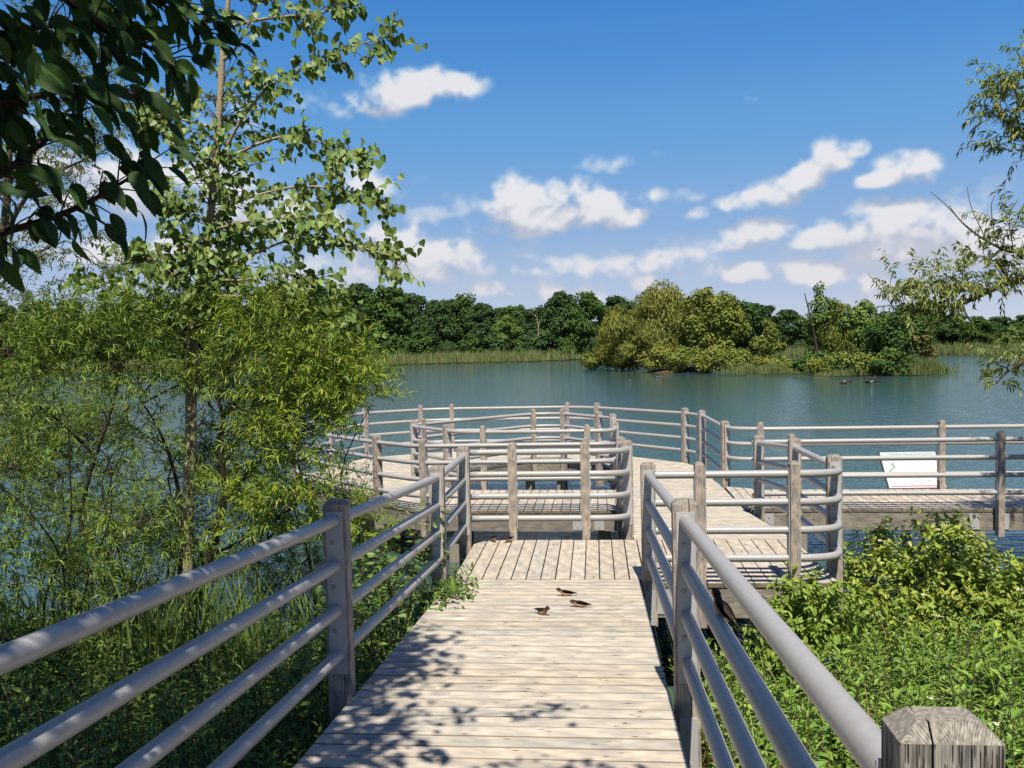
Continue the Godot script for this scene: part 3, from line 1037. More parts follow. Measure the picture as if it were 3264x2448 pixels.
# broadleaf tree: trunk, forking limbs and a crown of lumps of uneven size; h and w in metres, foot at the origin
func broadleaf(sd: int, h: float, w: float, low: float, faces: int, size: float, cols: Array, shape := "tuft", lumpy := 16) -> Array:
	rng.seed = sd
	var wood := Buf.new()
	var crown := Buf.new()
	var top := limb(wood, [Vector3(0, -0.4, 0), Vector3(rng.randf_range(-0.2, 0.2), h * 0.3, 0.1), Vector3(rng.randf_range(-0.3, 0.3), h * 0.75, 0)], h * 0.022, h * 0.006)
	var lumps := []
	for k in lumpy:
		var t := (k + rng.randf()) / lumpy
		var y := lerpf(low, 0.96, t)
		var reach := w * 0.5 * sin(PI * clampf(0.12 + 0.80 * pow(t, 0.9), 0, 1)) * rng.randf_range(0.55, 1.0)
		var a := k * 2.4 + rng.randf_range(-0.4, 0.4)
		var r := w * rng.randf_range(0.16, 0.27) * (1.1 - 0.35 * t)
		var c := Vector3(cos(a) * (reach - r * 0.3), y * h - r * 0.5, sin(a) * (reach - r * 0.3))
		var flat := rng.randf_range(0.65, 0.9)
		lumps.append([c, Vector3(r, r * flat, r) * 0.8, faces / lumpy / 4])
		for j in 7:
			var dd := any_dir()
			dd.y = dd.y * 0.8 + 0.2
			lumps.append([c + dd * Vector3(r, r * flat, r) * 0.66, Vector3(r, r * flat, r) * rng.randf_range(0.3, 0.52), faces / lumpy / 8])
		if k % 2 == 0:
			var from: Vector3 = top[clampi(int(top.size() * (0.3 + 0.5 * t)), 0, top.size() - 1)]
			limb(wood, [from, from.lerp(c, 0.5) + Vector3.UP * 0.2, c], h * 0.008, h * 0.002, 5)
	lumps.append([Vector3(0, h * (low + 0.9) * 0.5, 0), Vector3(w * 0.30, h * (0.9 - low) * 0.42, w * 0.30), faces / 8])
	lumps_into(crown, lumps, shape, size, cols, 0.3, 0.6 if shape == "hang" else 0.0)
	return [wood.mesh(), crown.mesh()]


func plant_tree(called: String, label: String, category: String, group: String, shapes: Array, bark: Material, foliage: Material, at: Vector3, scale: Vector3, turn: float) -> Node3D:
	var t := thing(called, label, category, at, group)
	part("trunk", shapes[0], bark, t)
	part("crown", shapes[1], foliage, t)
	t.basis = Basis(Vector3.UP, turn).scaled(scale)
	return t


# upright blades: reeds, cattails, grass; spots are x, z, ground height
func blades(b: Buf, at: Vector3, tall: float, wide: float, lean: float, col: Color) -> void:
	var a := rng.randf() * TAU
	var side := Vector3(cos(a), 0, sin(a)) * wide * 0.5
	var off := Vector3(rng.randf_range(-1, 1), 0, rng.randf_range(-1, 1)) * lean * tall
	var mid := at + Vector3.UP * tall * 0.55 + off * 0.3
	var top := at + Vector3.UP * tall * (1.0 - lean * 0.4) + off
	var k := b.v.size()
	for p in [at - side * 0.8, at + side * 0.8, mid + side, mid - side, top]:
		b.v.append(p)
		b.c.append(col)
	b.i.append_array([k, k + 1, k + 2, k, k + 2, k + 3, k + 3, k + 2, k + 4])


# a leafy herb: upright stem with leaves in a spiral
func herb(wood: Buf, leaves: Buf, at: Vector3, tall: float, count: int, shape: String, size: float, cols: Array, open: float, lean := 0.2) -> void:
	var s: Array = leaf_shapes[shape]
	var d := (Vector3.UP + any_dir() * lean).normalized()
	var bend := any_dir() * 0.12
	tube(wood, PackedVector3Array([at, at + d * tall * 0.5, at + (d + bend) * tall]), PackedFloat32Array([0.005, 0.004, 0.002]), 3, Color.WHITE, false)
	var turn := rng.randf() * TAU
	for k in count:
		var t := 0.18 + 0.82 * (k + rng.randf() * 0.5) / count
		var p := at + (d + bend * t) * tall * t
		turn += 2.4
		var out := Vector3(cos(turn), 0, sin(turn))
		var up := lerpf(0.15, 1.1, t * t)
		leaves.leaf(s[0], s[1], Transform3D(aim((out * open + Vector3.UP * up).normalized(), (Vector3.UP + out * -0.2 + any_dir() * 0.35).normalized(), size * lerpf(1.1, 0.6, t) * rng.randf_range(0.75, 1.2)), p), pick(cols))


# ------------------------------------------------------------------ land
func bank_y(x: float, z: float) -> float:
	# the near bank slopes into the pond
	var edge := -9.4 + 0.9 * sin(x * 0.45 + 0.8) + 0.4 * sin(x * 1.3) - 1.3 * smoothstep(0.2, 1.6, x)
	if x > 3.0:
		edge -= minf((x - 3.0) * 0.05, 0.4)
	var t := z - edge
	var y := WATER + (t * 0.19 if t > 0.0 else t * 0.3)
	return clampf(y, -3.0, 0.25) + 0.05 * sin(x * 2.1) * sin(z * 1.7)


func shore_dist(az: float) -> float:
	return 141.0 + 7.0 * sin(az * 9.0 + 1.0) + 4.0 * sin(az * 23.0) - 40.0 * smoothstep(0.7, 1.3, absf(az))


func land_y(x: float, z: float) -> float:
	var r := Vector2(x, z).length()
	if r < 40.0:
		return bank_y(x, z)
	var az := atan2(x, -z)
	var far := clampf((r - shore_dist(az)) * 0.25, -1.8, 0.9) + WATER
	if absf(az) > 1.35:
		far = maxf(far, lerpf(bank_y(x, z), 0.2, smoothstep(1.35, 1.6, absf(az))))
	return maxf(far, bank_y(x, z) if z > -12.0 else -3.0)


func build_land() -> void:
	var b := Buf.new()
	var rings := PackedFloat32Array([0.0])
	var r := 0.6
	while r < 2600.0:
		rings.append(r)
		r *= 1.055
	var n := 128
	for k in rings.size():
		for j in n:
			var a := TAU * j / n
			var x := rings[k] * sin(a)
			var z := -rings[k] * cos(a)
			b.put(Vector3(x, land_y(x, z), z), Vector3.UP, Vector2(x, z), Color.WHITE)
	for k in rings.size() - 1:
		for j in n:
			var p := k * n + j
			var q := k * n + (j + 1) % n
			b.tri(p, p + n, q + n)
			b.tri(p, q + n, q)
	b.n.clear()
	var st := SurfaceTool.new()
	st.create_from(b.mesh(), 0)
	st.generate_normals()
	tag(top_mesh("ground", st.commit(), mats.soil), "brown earth bank and land around the pond", "ground", "", "structure")
	var w := Buf.new()
	w.quad(Vector3(-1500, WATER, -1500), Vector3(-1500, WATER, 300), Vector3(1500, WATER, 300), Vector3(1500, WATER, -1500), Vector2.ZERO, Vector2.ZERO, Vector2.ZERO, Vector2.ZERO, Color.WHITE)
	tag(top_mesh("water", w.mesh(), mats.water), "green-blue rippled water of the pond", "water", "", "structure")


func mound(called: String, label: String, centre: Vector2, rx: float, rz: float, high: float) -> void:
	var b := Buf.new()
	var n := 40
	b.put(Vector3(centre.x, WATER + high, centre.y), Vector3.UP, Vector2.ZERO, Color.WHITE)
	for k: int in [1, 2, 3]:
		for j in n:
			var a := TAU * j / n
			var f: float = (0.75 + 0.25 * sin(a * 3.0 + rx) + 0.1 * sin(a * 7.0)) * k / 3.0 * 1.15
			b.put(Vector3(centre.x + cos(a) * rx * f, WATER + high * (1.0 - pow(k / 3.0, 2.0) * 1.6), centre.y + sin(a) * rz * f), Vector3.UP, Vector2.ZERO, Color.WHITE)
	for j in n:
		b.tri(0, 1 + j, 1 + (j + 1) % n)
		for k in 2:
			var p := 1 + k * n + j
			var q := 1 + k * n + (j + 1) % n
			b.tri(p, p + n, q + n)
			b.tri(p, q + n, q)
	tag(top_mesh(called, b.mesh(), mats.soil), label, "island", "", "structure")


# ------------------------------------------------------------------ across the water
func reeds_along(called: String, label: String, spots: Callable, count: int, lo: float, hi: float, wide: float, cols: Array) -> void:
	var b := Buf.new()
	var clumps := noise(FastNoiseLite.TYPE_SIMPLEX, 0.05, 2, 55)
	for k in count:
		var p: Vector3 = spots.call()
		var tuft := 0.72 + 0.45 * clumps.get_noise_2d(p.x * 6.0, p.z * 6.0)
		blades(b, p, rng.randf_range(lo, hi) * tuft, wide, 0.16, vary(cols[rng.randi() % cols.size()], 0.1))
	tag(top_mesh(called, b.mesh(), mats.reed), label, "reeds", "", "stuff")


func build_far() -> void:
	var dark := [Color(0.038, 0.070, 0.026), Color(0.046, 0.084, 0.030), Color(0.055, 0.095, 0.034)]
	var mid := [Color(0.055, 0.105, 0.028), Color(0.048, 0.092, 0.026), Color(0.065, 0.11, 0.028)]
	var light := [Color(0.12, 0.175, 0.045), Color(0.095, 0.15, 0.038)]
	var olive := [Color(0.155, 0.165, 0.038), Color(0.135, 0.155, 0.038), Color(0.17, 0.175, 0.042)]
	var kinds := []
	for k in 5:
		kinds.append(broadleaf(3100 + k, 13.0, 10.5, 0.10, 9500, 0.44, [dark, dark, mid, dark, mid][k], "tuft", 18 + k))
	var bushes := []
	for k in 3:
		bushes.append(broadleaf(3200 + k, 5.0, 6.5, 0.05, 4000, 0.36, [dark, mid, light][k], "tuft", 9))
	rng.seed = 61
	# the wood on the far shore: place, height
	var rows := [
		[Vector2(-129.33, -150.00), 13.5], [Vector2(-122.84, -152.00), 13.0], [Vector2(-113.31, -149.00), 13.5], [Vector2(-106.10, -150.00), 13.0], [Vector2(-100.40, -152.00), 12.5], [Vector2(-91.51, -149.00), 13.0], [Vector2(-84.92, -151.00), 12.0], [Vector2(-77.51, -150.00), 12.8], [Vector2(-71.67, -152.00), 13.3], [Vector2(-63.56, -149.00), 12.6], [Vector2(-57.69, -151.00), 13.2],
		[Vector2(-50.69, -150.00), 13.4], [Vector2(-45.95, -152.00), 13.8], [Vector2(-40.30, -151.00), 14.1], [Vector2(-35.09, -149.00), 13.2], [Vector2(-31.75, -153.00), 12.4], [Vector2(-26.71, -150.00), 10.8], [Vector2(-22.50, -154.00), 11.9], [Vector2(-18.61, -149.00), 9.8], [Vector2(-14.98, -152.00), 9.2], [Vector2(-10.45, -150.00), 9.0], [Vector2(-5.29, -148.00), 11.6], [Vector2(-1.22, -147.00), 11.3], [Vector2(3.99, -152.00), 10.6], [Vector2(9.24, -155.00), 9.5], [Vector2(15.65, -156.00), 9.5],
		[Vector2(-45.60, -158.00), 13.8], [Vector2(-35.78, -160.00), 13.2], [Vector2(-25.50, -160.00), 11.2], [Vector2(-13.58, -159.00), 9.6], [Vector2(-8.64, -160.00), 9.8], [Vector2(-56.00, -158.00), 13.0],
	]
	for k in rows.size():
		var p: Vector2 = rows[k][0]
		var s: float = rows[k][1] / 13.0
		plant_tree("wood_tree", "dense dark broadleaf tree in the wood on the far shore", "tree", "trees of the wood behind the far reeds", kinds[k % 5], mats.bark_dark, mats.leaf_far, Vector3(p.x, -0.9, p.y), Vector3(s * rng.randf_range(0.9, 1.08), s, s), rng.randf() * TAU)
	var low := [[Vector2(-56.20, -145.00), 0.9], [Vector2(-49.45, -144.00), 1.0], [Vector2(-45.02, -145.00), 1.1], [Vector2(-39.21, -144.00), 0.95], [Vector2(-34.77, -145.00), 0.8], [Vector2(-28.72, -144.00), 1.0], [Vector2(-24.27, -145.00), 0.7], [Vector2(-20.17, -146.00), 0.9], [Vector2(-15.92, -146.00), 1.05], [Vector2(-11.70, -146.00), 0.8], [Vector2(-8.59, -145.00), 1.1], [Vector2(-4.06, -145.00), 0.9], [Vector2(0.45, -145.00), 0.8], [Vector2(-62.24, -144.00), 1.0], [Vector2(-70.82, -145.00), 1.0], [Vector2(-78.51, -144.00), 1.1], [Vector2(-87.37, -145.00), 0.9], [Vector2(-96.80, -144.00), 1.0], [Vector2(-107.70, -145.00), 1.0]]
	for k in low.size():
		var p: Vector2 = low[k][0]
		var s: float = low[k][1]
		plant_tree("shore_bush", "rounded dark bush at the foot of the far wood", "bush", "bushes at the foot of the far wood", bushes[k % 2], mats.bark_dark, mats.leaf_far, Vector3(p.x, -1.0, p.y), Vector3.ONE * s, rng.randf() * TAU)
	plant_tree("shore_bush", "pale green bush standing out among the dark far wood", "bush", "", bushes[2], mats.bark_dark, mats.leaf_far, Vector3((Vector2(-14.67, -145.00)).x, 2.4, -147), Vector3(0.8, 0.75, 0.8), 0.4)
	# bleached dead tree at the wood's edge
	rng.seed = 71
	var dead := Buf.new()
	var trunk := limb(dead, [Vector3(0, 0, 0), Vector3(-0.1, 2.5, 0), Vector3(0.15, 5.0, 0), Vector3(-0.3, 7.2, 0)], 0.16, 0.03, 5)
	for k in 12:
		var from := trunk[int(trunk.size() * rng.randf_range(0.3, 0.95))]
		var to := from + Vector3(rng.randf_range(-1.3, 1.3), rng.randf_range(0.3, 1.4), rng.randf_range(-0.6, 0.6))
		limb(dead, [from, from.lerp(to, 0.5) + Vector3.DOWN * 0.1, to], 0.05, 0.015, 4)
	var dt := thing("dead_tree", "bare bleached dead tree at the edge of the far wood", "tree", Vector3((Vector2(-9.13, -144.00)).x, -0.9, -143.5))
	part("trunk", dead.mesh(), mats.bark_pale, dt)
	# lower trees behind the islands
	var right := [[Vector2(24.12, -150.00), 9.0, 0], [Vector2(27.22, -154.00), 8.8, 1], [Vector2(32.17, -152.00), 7.4, 3], [Vector2(35.87, -154.00), 5.6, 0], [Vector2(38.27, -150.00), 5.4, 2], [Vector2(43.25, -152.00), 6.0, 1], [Vector2(46.71, -150.00), 6.0, 4], [Vector2(49.36, -146.00), 7.4, 0], [Vector2(53.26, -148.00), 8.2, 3], [Vector2(57.95, -150.00), 6.0, 1], [Vector2(59.89, -146.00), 5.4, 2], [Vector2(64.24, -148.00), 5.4, 0], [Vector2(66.72, -145.00), 5.4, 4], [Vector2(71.45, -147.00), 6.0, 2], [Vector2(75.24, -145.00), 6.5, 1], [Vector2(81.88, -146.00), 7.0, 0], [Vector2(88.00, -145.00), 7.5, 3]]
	for k in right.size():
		var p: Vector2 = right[k][0]
		var s: float = right[k][1] / 13.0
		plant_tree("wood_tree", "lower green tree on the shore behind the islands", "tree", "trees on the shore behind the islands", kinds[right[k][2]], mats.bark_dark, mats.leaf_far, Vector3(p.x, -0.9, p.y), Vector3(s * 1.35, s, s * 1.35), rng.randf() * TAU)
	for k in 9:
		plant_tree("shore_bush", "light green bush on the shore behind the islands", "bush", "bushes on the shore behind the islands", bushes[2], mats.bark_dark, mats.leaf_far, Vector3(60.0 + k * 8.5 + rng.randf_range(-2, 2), -1.0, -137.0 + rng.randf_range(-3, 3)), Vector3.ONE * rng.randf_range(0.6, 0.85), rng.randf() * TAU)
	# reed belts of the far shore
	rng.seed = 81
	var green := [Color(0.11, 0.155, 0.055), Color(0.135, 0.17, 0.06), Color(0.10, 0.145, 0.05), Color(0.16, 0.18, 0.075)]
	var straw := green + green + [Color(0.24, 0.20, 0.10)]
	reeds_along("far_reeds", "belt of green and straw reeds along the far shore", func() -> Vector3:
		var az := rng.randf_range(-0.62, 0.08)
		var r := shore_dist(az) + rng.randf_range(-1.5, 4.0)
		return Vector3(r * sin(az), WATER + 0.1, -r * cos(az)), 34000, 0.8, 2.4, 0.09, straw)
	reeds_along("far_reeds", "belt of light green reeds on the shore behind the islands", func() -> Vector3:
		var az := rng.randf_range(0.14, 0.62)
		var r := shore_dist(az) + rng.randf_range(-9.0, 3.0)
		return Vector3(r * sin(az), WATER + 0.1, -r * cos(az)), 18000, 0.8, 2.1, 0.09, green)
	build_islands(olive, light, mid, green, straw)


# island trees: crowns from lumps given one by one
func island_tree(called: String, label: String, foot: Vector3, lumps: Array, shape: String, size: float, cols: Array, category := "tree") -> void:
	var wood := Buf.new()
	var crown := Buf.new()
	var all := []
	var tall := 0.0
	for l in lumps:
		tall = maxf(tall, l[0].y)
	for s in 3:
		var lean := Vector3(rng.randf_range(-0.25, 0.25), 0, rng.randf_range(-0.2, 0.2)) * tall
		limb(wood, [Vector3(0, -0.3, 0), lean * 0.4 + Vector3.UP * tall * 0.45, lean + Vector3.UP * tall * 0.95], tall * 0.018, tall * 0.005, 5)
	for l in lumps:
		limb(wood, [Vector3(0, 0.2, 0), (l[0] as Vector3) * 0.55 + Vector3.UP * 0.2, l[0]], tall * 0.009, tall * 0.002, 4)
		# each mass of foliage breaks up into smaller, uneven ones
		var big: Vector3 = l[1]
		for k in 7:
			var d := any_dir()
			all.append([(l[0] as Vector3) + d * big * 0.62, big * rng.randf_range(0.40, 0.66), int(l[2] * 0.32)])
	lumps_into(crown, all, shape, size * 0.85, cols, 0.8, 0.55 if shape == "hang" else 0.0)
	var t := thing(called, label, category, foot)
	part("trunk", wood.mesh(), mats.bark_mid, t)
	part("crown", crown.mesh(), mats.leaf_far, t)
	t.scale = Vector3(1.22, 1.14, 1.22) if "smaller island" in label else Vector3(1.06, 0.94, 1.06)


func ball(x: float, y: float, z: float, r: float, flat: float, n: int) -> Array:
	return [Vector3(x, y, z), Vector3(r, r * flat, r), n]


func build_islands(olive: Array, light: Array, mid: Array, green: Array, straw: Array) -> void:
	rng.seed = 91
	var lime := [Color(0.16, 0.185, 0.04), Color(0.13, 0.165, 0.036)]
	mound("island_ground", "low muddy ground of the larger island", Vector2(9.83, -89.00), 7.6, 2.6, 0.45)
	mound("island_ground", "low muddy ground of the smaller island", Vector2(22.74, -76.00), 5.4, 3.2, 0.45)
	var g := WATER + 0.3
	var a: Vector2 = Vector2(6.81, -91.00)
	island_tree("island_willow", "big olive willow spreading over the larger island", Vector3(a.x, g, a.y), [ball(0, 6.9, 0, 2.2, 0.95, 1600), ball(4.2, 3.4, 1.0, 1.9, 1.0, 1300), ball(3.4, 5.9, 0.4, 1.8, 0.9, 1300), ball(-1.9, 5.8, 0.3, 1.9, 0.9, 1400), ball(1.9, 6.2, 0.2, 1.9, 0.9, 1400), ball(-3.4, 4.3, 0.2, 1.9, 1.0, 1400), ball(3.2, 4.8, 0, 1.7, 1.0, 1200), ball(-0.6, 4.4, 1.4, 2.1, 1.0, 1500), ball(1.6, 4.0, 1.5, 2.0, 1.0, 1400), ball(-2.4, 2.6, 1.2, 1.9, 0.9, 1200), ball(0.4, 2.2, 1.9, 1.8, 0.8, 1100), ball(2.8, 2.3, 1.5, 1.8, 0.9, 1100)], "hang", 0.30, olive)
	a = Vector2(2.84, -95.00)
	island_tree("island_willow", "smaller yellow-green willow at the end of the larger island", Vector3(a.x, g, a.y), [ball(0.2, 5.2, 0, 1.8, 1.0, 1200), ball(-1.0, 3.2, 0.2, 1.5, 1.0, 1000), ball(1.2, 3.2, 0.3, 1.6, 1.0, 1000), ball(-1.4, 1.5, 0.7, 1.5, 0.8, 1000), ball(0.4, 1.5, 1.0, 1.7, 0.8, 1000)], "hang", 0.28, [Color(0.145, 0.15, 0.03), Color(0.12, 0.14, 0.032)])
	a = Vector2(10.71, -86.00)
	island_tree("island_poplar", "tall loose light green poplar rising from the larger island", Vector3(a.x, g, a.y), [ball(0.1, 7.2, 0, 1.1, 1.1, 420), ball(-1.0, 6.6, 0.1, 1.1, 1.0, 420), ball(1.3, 6.5, 0.1, 1.2, 1.0, 460), ball(0.6, 5.3, 0.4, 1.4, 1.0, 600), ball(-1.2, 5.0, 0.4, 1.3, 1.0, 560), ball(2.2, 5.3, 0.1, 1.2, 1.0, 420), ball(1.6, 3.8, 0.6, 1.5, 1.0, 650), ball(-0.4, 3.4, 0.8, 1.5, 1.0, 650), ball(0.6, 2.0, 1.0, 1.5, 0.8, 650), ball(3.0, 3.9, 0.2, 0.9, 1.0, 240)], "tuft", 0.26, lime)
	a = Vector2(13.32, -93.00)
	island_tree("island_willow", "dark green tree half hidden behind the tall island poplar", Vector3(a.x, g, a.y), [ball(0, 6.0, 0, 1.9, 0.9, 1200), ball(2.0, 4.9, 0, 1.8, 1.0, 1100), ball(3.2, 3.2, 0, 1.5, 1.0, 900), ball(0.5, 3.6, 0.4, 1.9, 1.0, 900)], "tuft", 0.32, [Color(0.04, 0.075, 0.022)])
	a = Vector2(15.25, -81.00)
	island_tree("island_sapling", "slender yellow-green sapling at the low end of the larger island", Vector3(a.x, g, a.y), [ball(0.3, 4.2, 0, 0.55, 1.3, 200), ball(0.2, 3.2, 0, 0.85, 1.1, 380), ball(-0.5, 2.4, 0.2, 0.9, 0.9, 380), ball(0.7, 2.2, 0.2, 0.9, 0.9, 380)], "tuft", 0.22, [Color(0.13, 0.155, 0.035)])
	# bushes round the larger island
	var brush := [[Vector2(1.39, -96.00), 1.5, lime, "rounded bush hanging over the water below the smaller island willow"], [Vector2(4.16, -92.00), 1.5, olive, "olive bush between the smaller and the big island willow"], [Vector2(6.68, -88.00), 1.6, olive, "olive bush at the foot of the big island willow"], [Vector2(8.96, -85.00), 1.6, lime, "pale bush between the big island willow and the poplar"], [Vector2(11.18, -83.00), 1.5, olive, "olive bush at the foot of the tall island poplar"], [Vector2(13.18, -82.00), 1.4, lime, "pale bush between the poplar and the slender sapling"], [Vector2(16.17, -79.00), 0.8, lime, "pale bush at the reedy end of the larger island"], [Vector2(14.66, -80.00), 1.0, olive, "low olive bush at the foot of the slender sapling"]]
	for k in brush.size():
		var p: Vector2 = brush[k][0]
		var r: float = brush[k][1]
		island_tree("island_bush", brush[k][3], Vector3(p.x, g, p.y), [ball(0, r * 0.75, 0, r, 0.8, 700), ball(r * 0.8, r * 0.5, 0.2, r * 0.75, 0.8, 450), ball(-r * 0.8, r * 0.5, 0.3, r * 0.75, 0.8, 450)], "tuft", 0.22, brush[k][2], "bush")
		get_child(get_child_count() - 1).set_meta("group", "bushes on the larger island")
	# smaller island
	a = Vector2(20.28, -78.00)
	island_tree("island_willow", "yellow-green bushy willow on the smaller island", Vector3(a.x, g, a.y), [ball(0.2, 4.0, 0, 1.1, 0.9, 700), ball(-1.1, 3.2, 0, 1.1, 0.9, 700), ball(1.1, 3.3, 0.2, 1.1, 0.9, 700), ball(-0.6, 2.0, 0.5, 1.3, 0.9, 800), ball(1.0, 1.9, 0.5, 1.3, 0.9, 800)], "hang", 0.22, [Color(0.12, 0.145, 0.03), Color(0.10, 0.13, 0.03)])
	a = Vector2(18.96, -77.00)
	island_tree("island_poplar", "thin sparse young poplar on the smaller island", Vector3(a.x, g, a.y), [ball(0.0, 6.0, 0, 0.45, 1.2, 60), ball(-0.4, 5.1, 0, 0.6, 1.0, 80), ball(0.5, 5.0, 0.1, 0.6, 1.0, 80), ball(0.1, 4.1, 0.1, 0.9, 0.9, 160), ball(-0.7, 3.6, 0.1, 0.7, 0.9, 120)], "tuft", 0.20, light)
	a = Vector2(22.74, -77.00)
	island_tree("island_willow", "bright green round tree in the middle of the smaller island", Vector3(a.x, g, a.y), [ball(0.0, 4.0, 0, 1.1, 0.9, 700), ball(0.9, 3.4, 0, 1.1, 0.9, 650), ball(-0.9, 3.2, 0.1, 1.1, 0.9, 650), ball(0.2, 2.2, 0.5, 1.4, 0.9, 850)], "tuft", 0.22, light)
	a = Vector2(24.48, -74.00)
	island_tree("island_willow", "spreading green tree near the reed tip of the smaller island", Vector3(a.x, g, a.y), [ball(0.0, 3.7, 0, 1.1, 0.9, 650), ball(1.2, 3.0, 0, 1.0, 0.8, 600), ball(-1.1, 2.9, 0.1, 1.1, 0.9, 600), ball(0.3, 1.9, 0.4, 1.3, 0.9, 700), ball(1.8, 3.4, 0, 0.6, 0.7, 240)], "tuft", 0.22, mid)
	a = Vector2(25.56, -73.00)
	island_tree("island_bush", "reddish bare-tipped bush among the reeds of the smaller island", Vector3(a.x, g, a.y), [ball(0, 2.0, 0, 0.7, 0.8, 160), ball(0.5, 1.3, 0, 0.7, 0.8, 160)], "tuft", 0.2, [Color(0.15, 0.125, 0.05), Color(0.11, 0.13, 0.04)], "bush")
	var brush2 := [[Vector2(18.34, -76.00), 1.0, mid, "low bush below the thin young poplar of the smaller island"], [Vector2(19.24, -74.00), 1.1, lime, "pale low bush below the bushy willow of the smaller island"], [Vector2(20.70, -74.00), 1.1, mid, "low bush between the two willows of the smaller island"], [Vector2(22.20, -73.00), 1.2, lime, "pale low bush below the round tree of the smaller island"], [Vector2(23.30, -72.00), 1.0, mid, "low bush beside the reed tip of the smaller island"]]
	for k in brush2.size():
		var p: Vector2 = brush2[k][0]
		var r: float = brush2[k][1]
		island_tree("island_bush", brush2[k][3], Vector3(p.x, g, p.y), [ball(0, r * 0.75, 0, r, 0.8, 520), ball(r * 0.8, r * 0.5, 0.2, r * 0.75, 0.8, 340), ball(-r * 0.8, r * 0.5, 0.3, r * 0.75, 0.8, 340)], "tuft", 0.19, brush2[k][2], "bush")
		get_child(get_child_count() - 1).set_meta("group", "bushes on the smaller island")
	rng.seed = 97
	var e1: Vector2 = Vector2(15.46, -79.00)
	reeds_along("island_reeds", "reeds and sedges on the low end of the larger island", func() -> Vector3:
		return Vector3(e1.x + rng.randfn(0.0, 1.5), WATER + 0.05, e1.y + rng.randf_range(-2.0, 1.8)), 5200, 0.4, 1.35, 0.04, green)
	var e2: Vector2 = Vector2(25.74, -72.50)
	reeds_along("island_reeds", "reed tip of the smaller island", func() -> Vector3:
		return Vector3(e2.x - 0.4 + rng.randfn(0.0, 0.95), WATER + 0.05, e2.y + rng.randf_range(-1.5, 1.5)), 5200, 0.4, 1.7, 0.035, green)
	var e3: Vector2 = Vector2(21.84, -73.00)
	reeds_along("island_reeds", "sedge fringe along the front of the smaller island", func() -> Vector3:
		return Vector3(e3.x + rng.randf_range(-4.4, 2.2), WATER + 0.05, e3.y + rng.randf_range(-0.5, 1.2)), 1800, 0.3, 0.9, 0.03, straw)


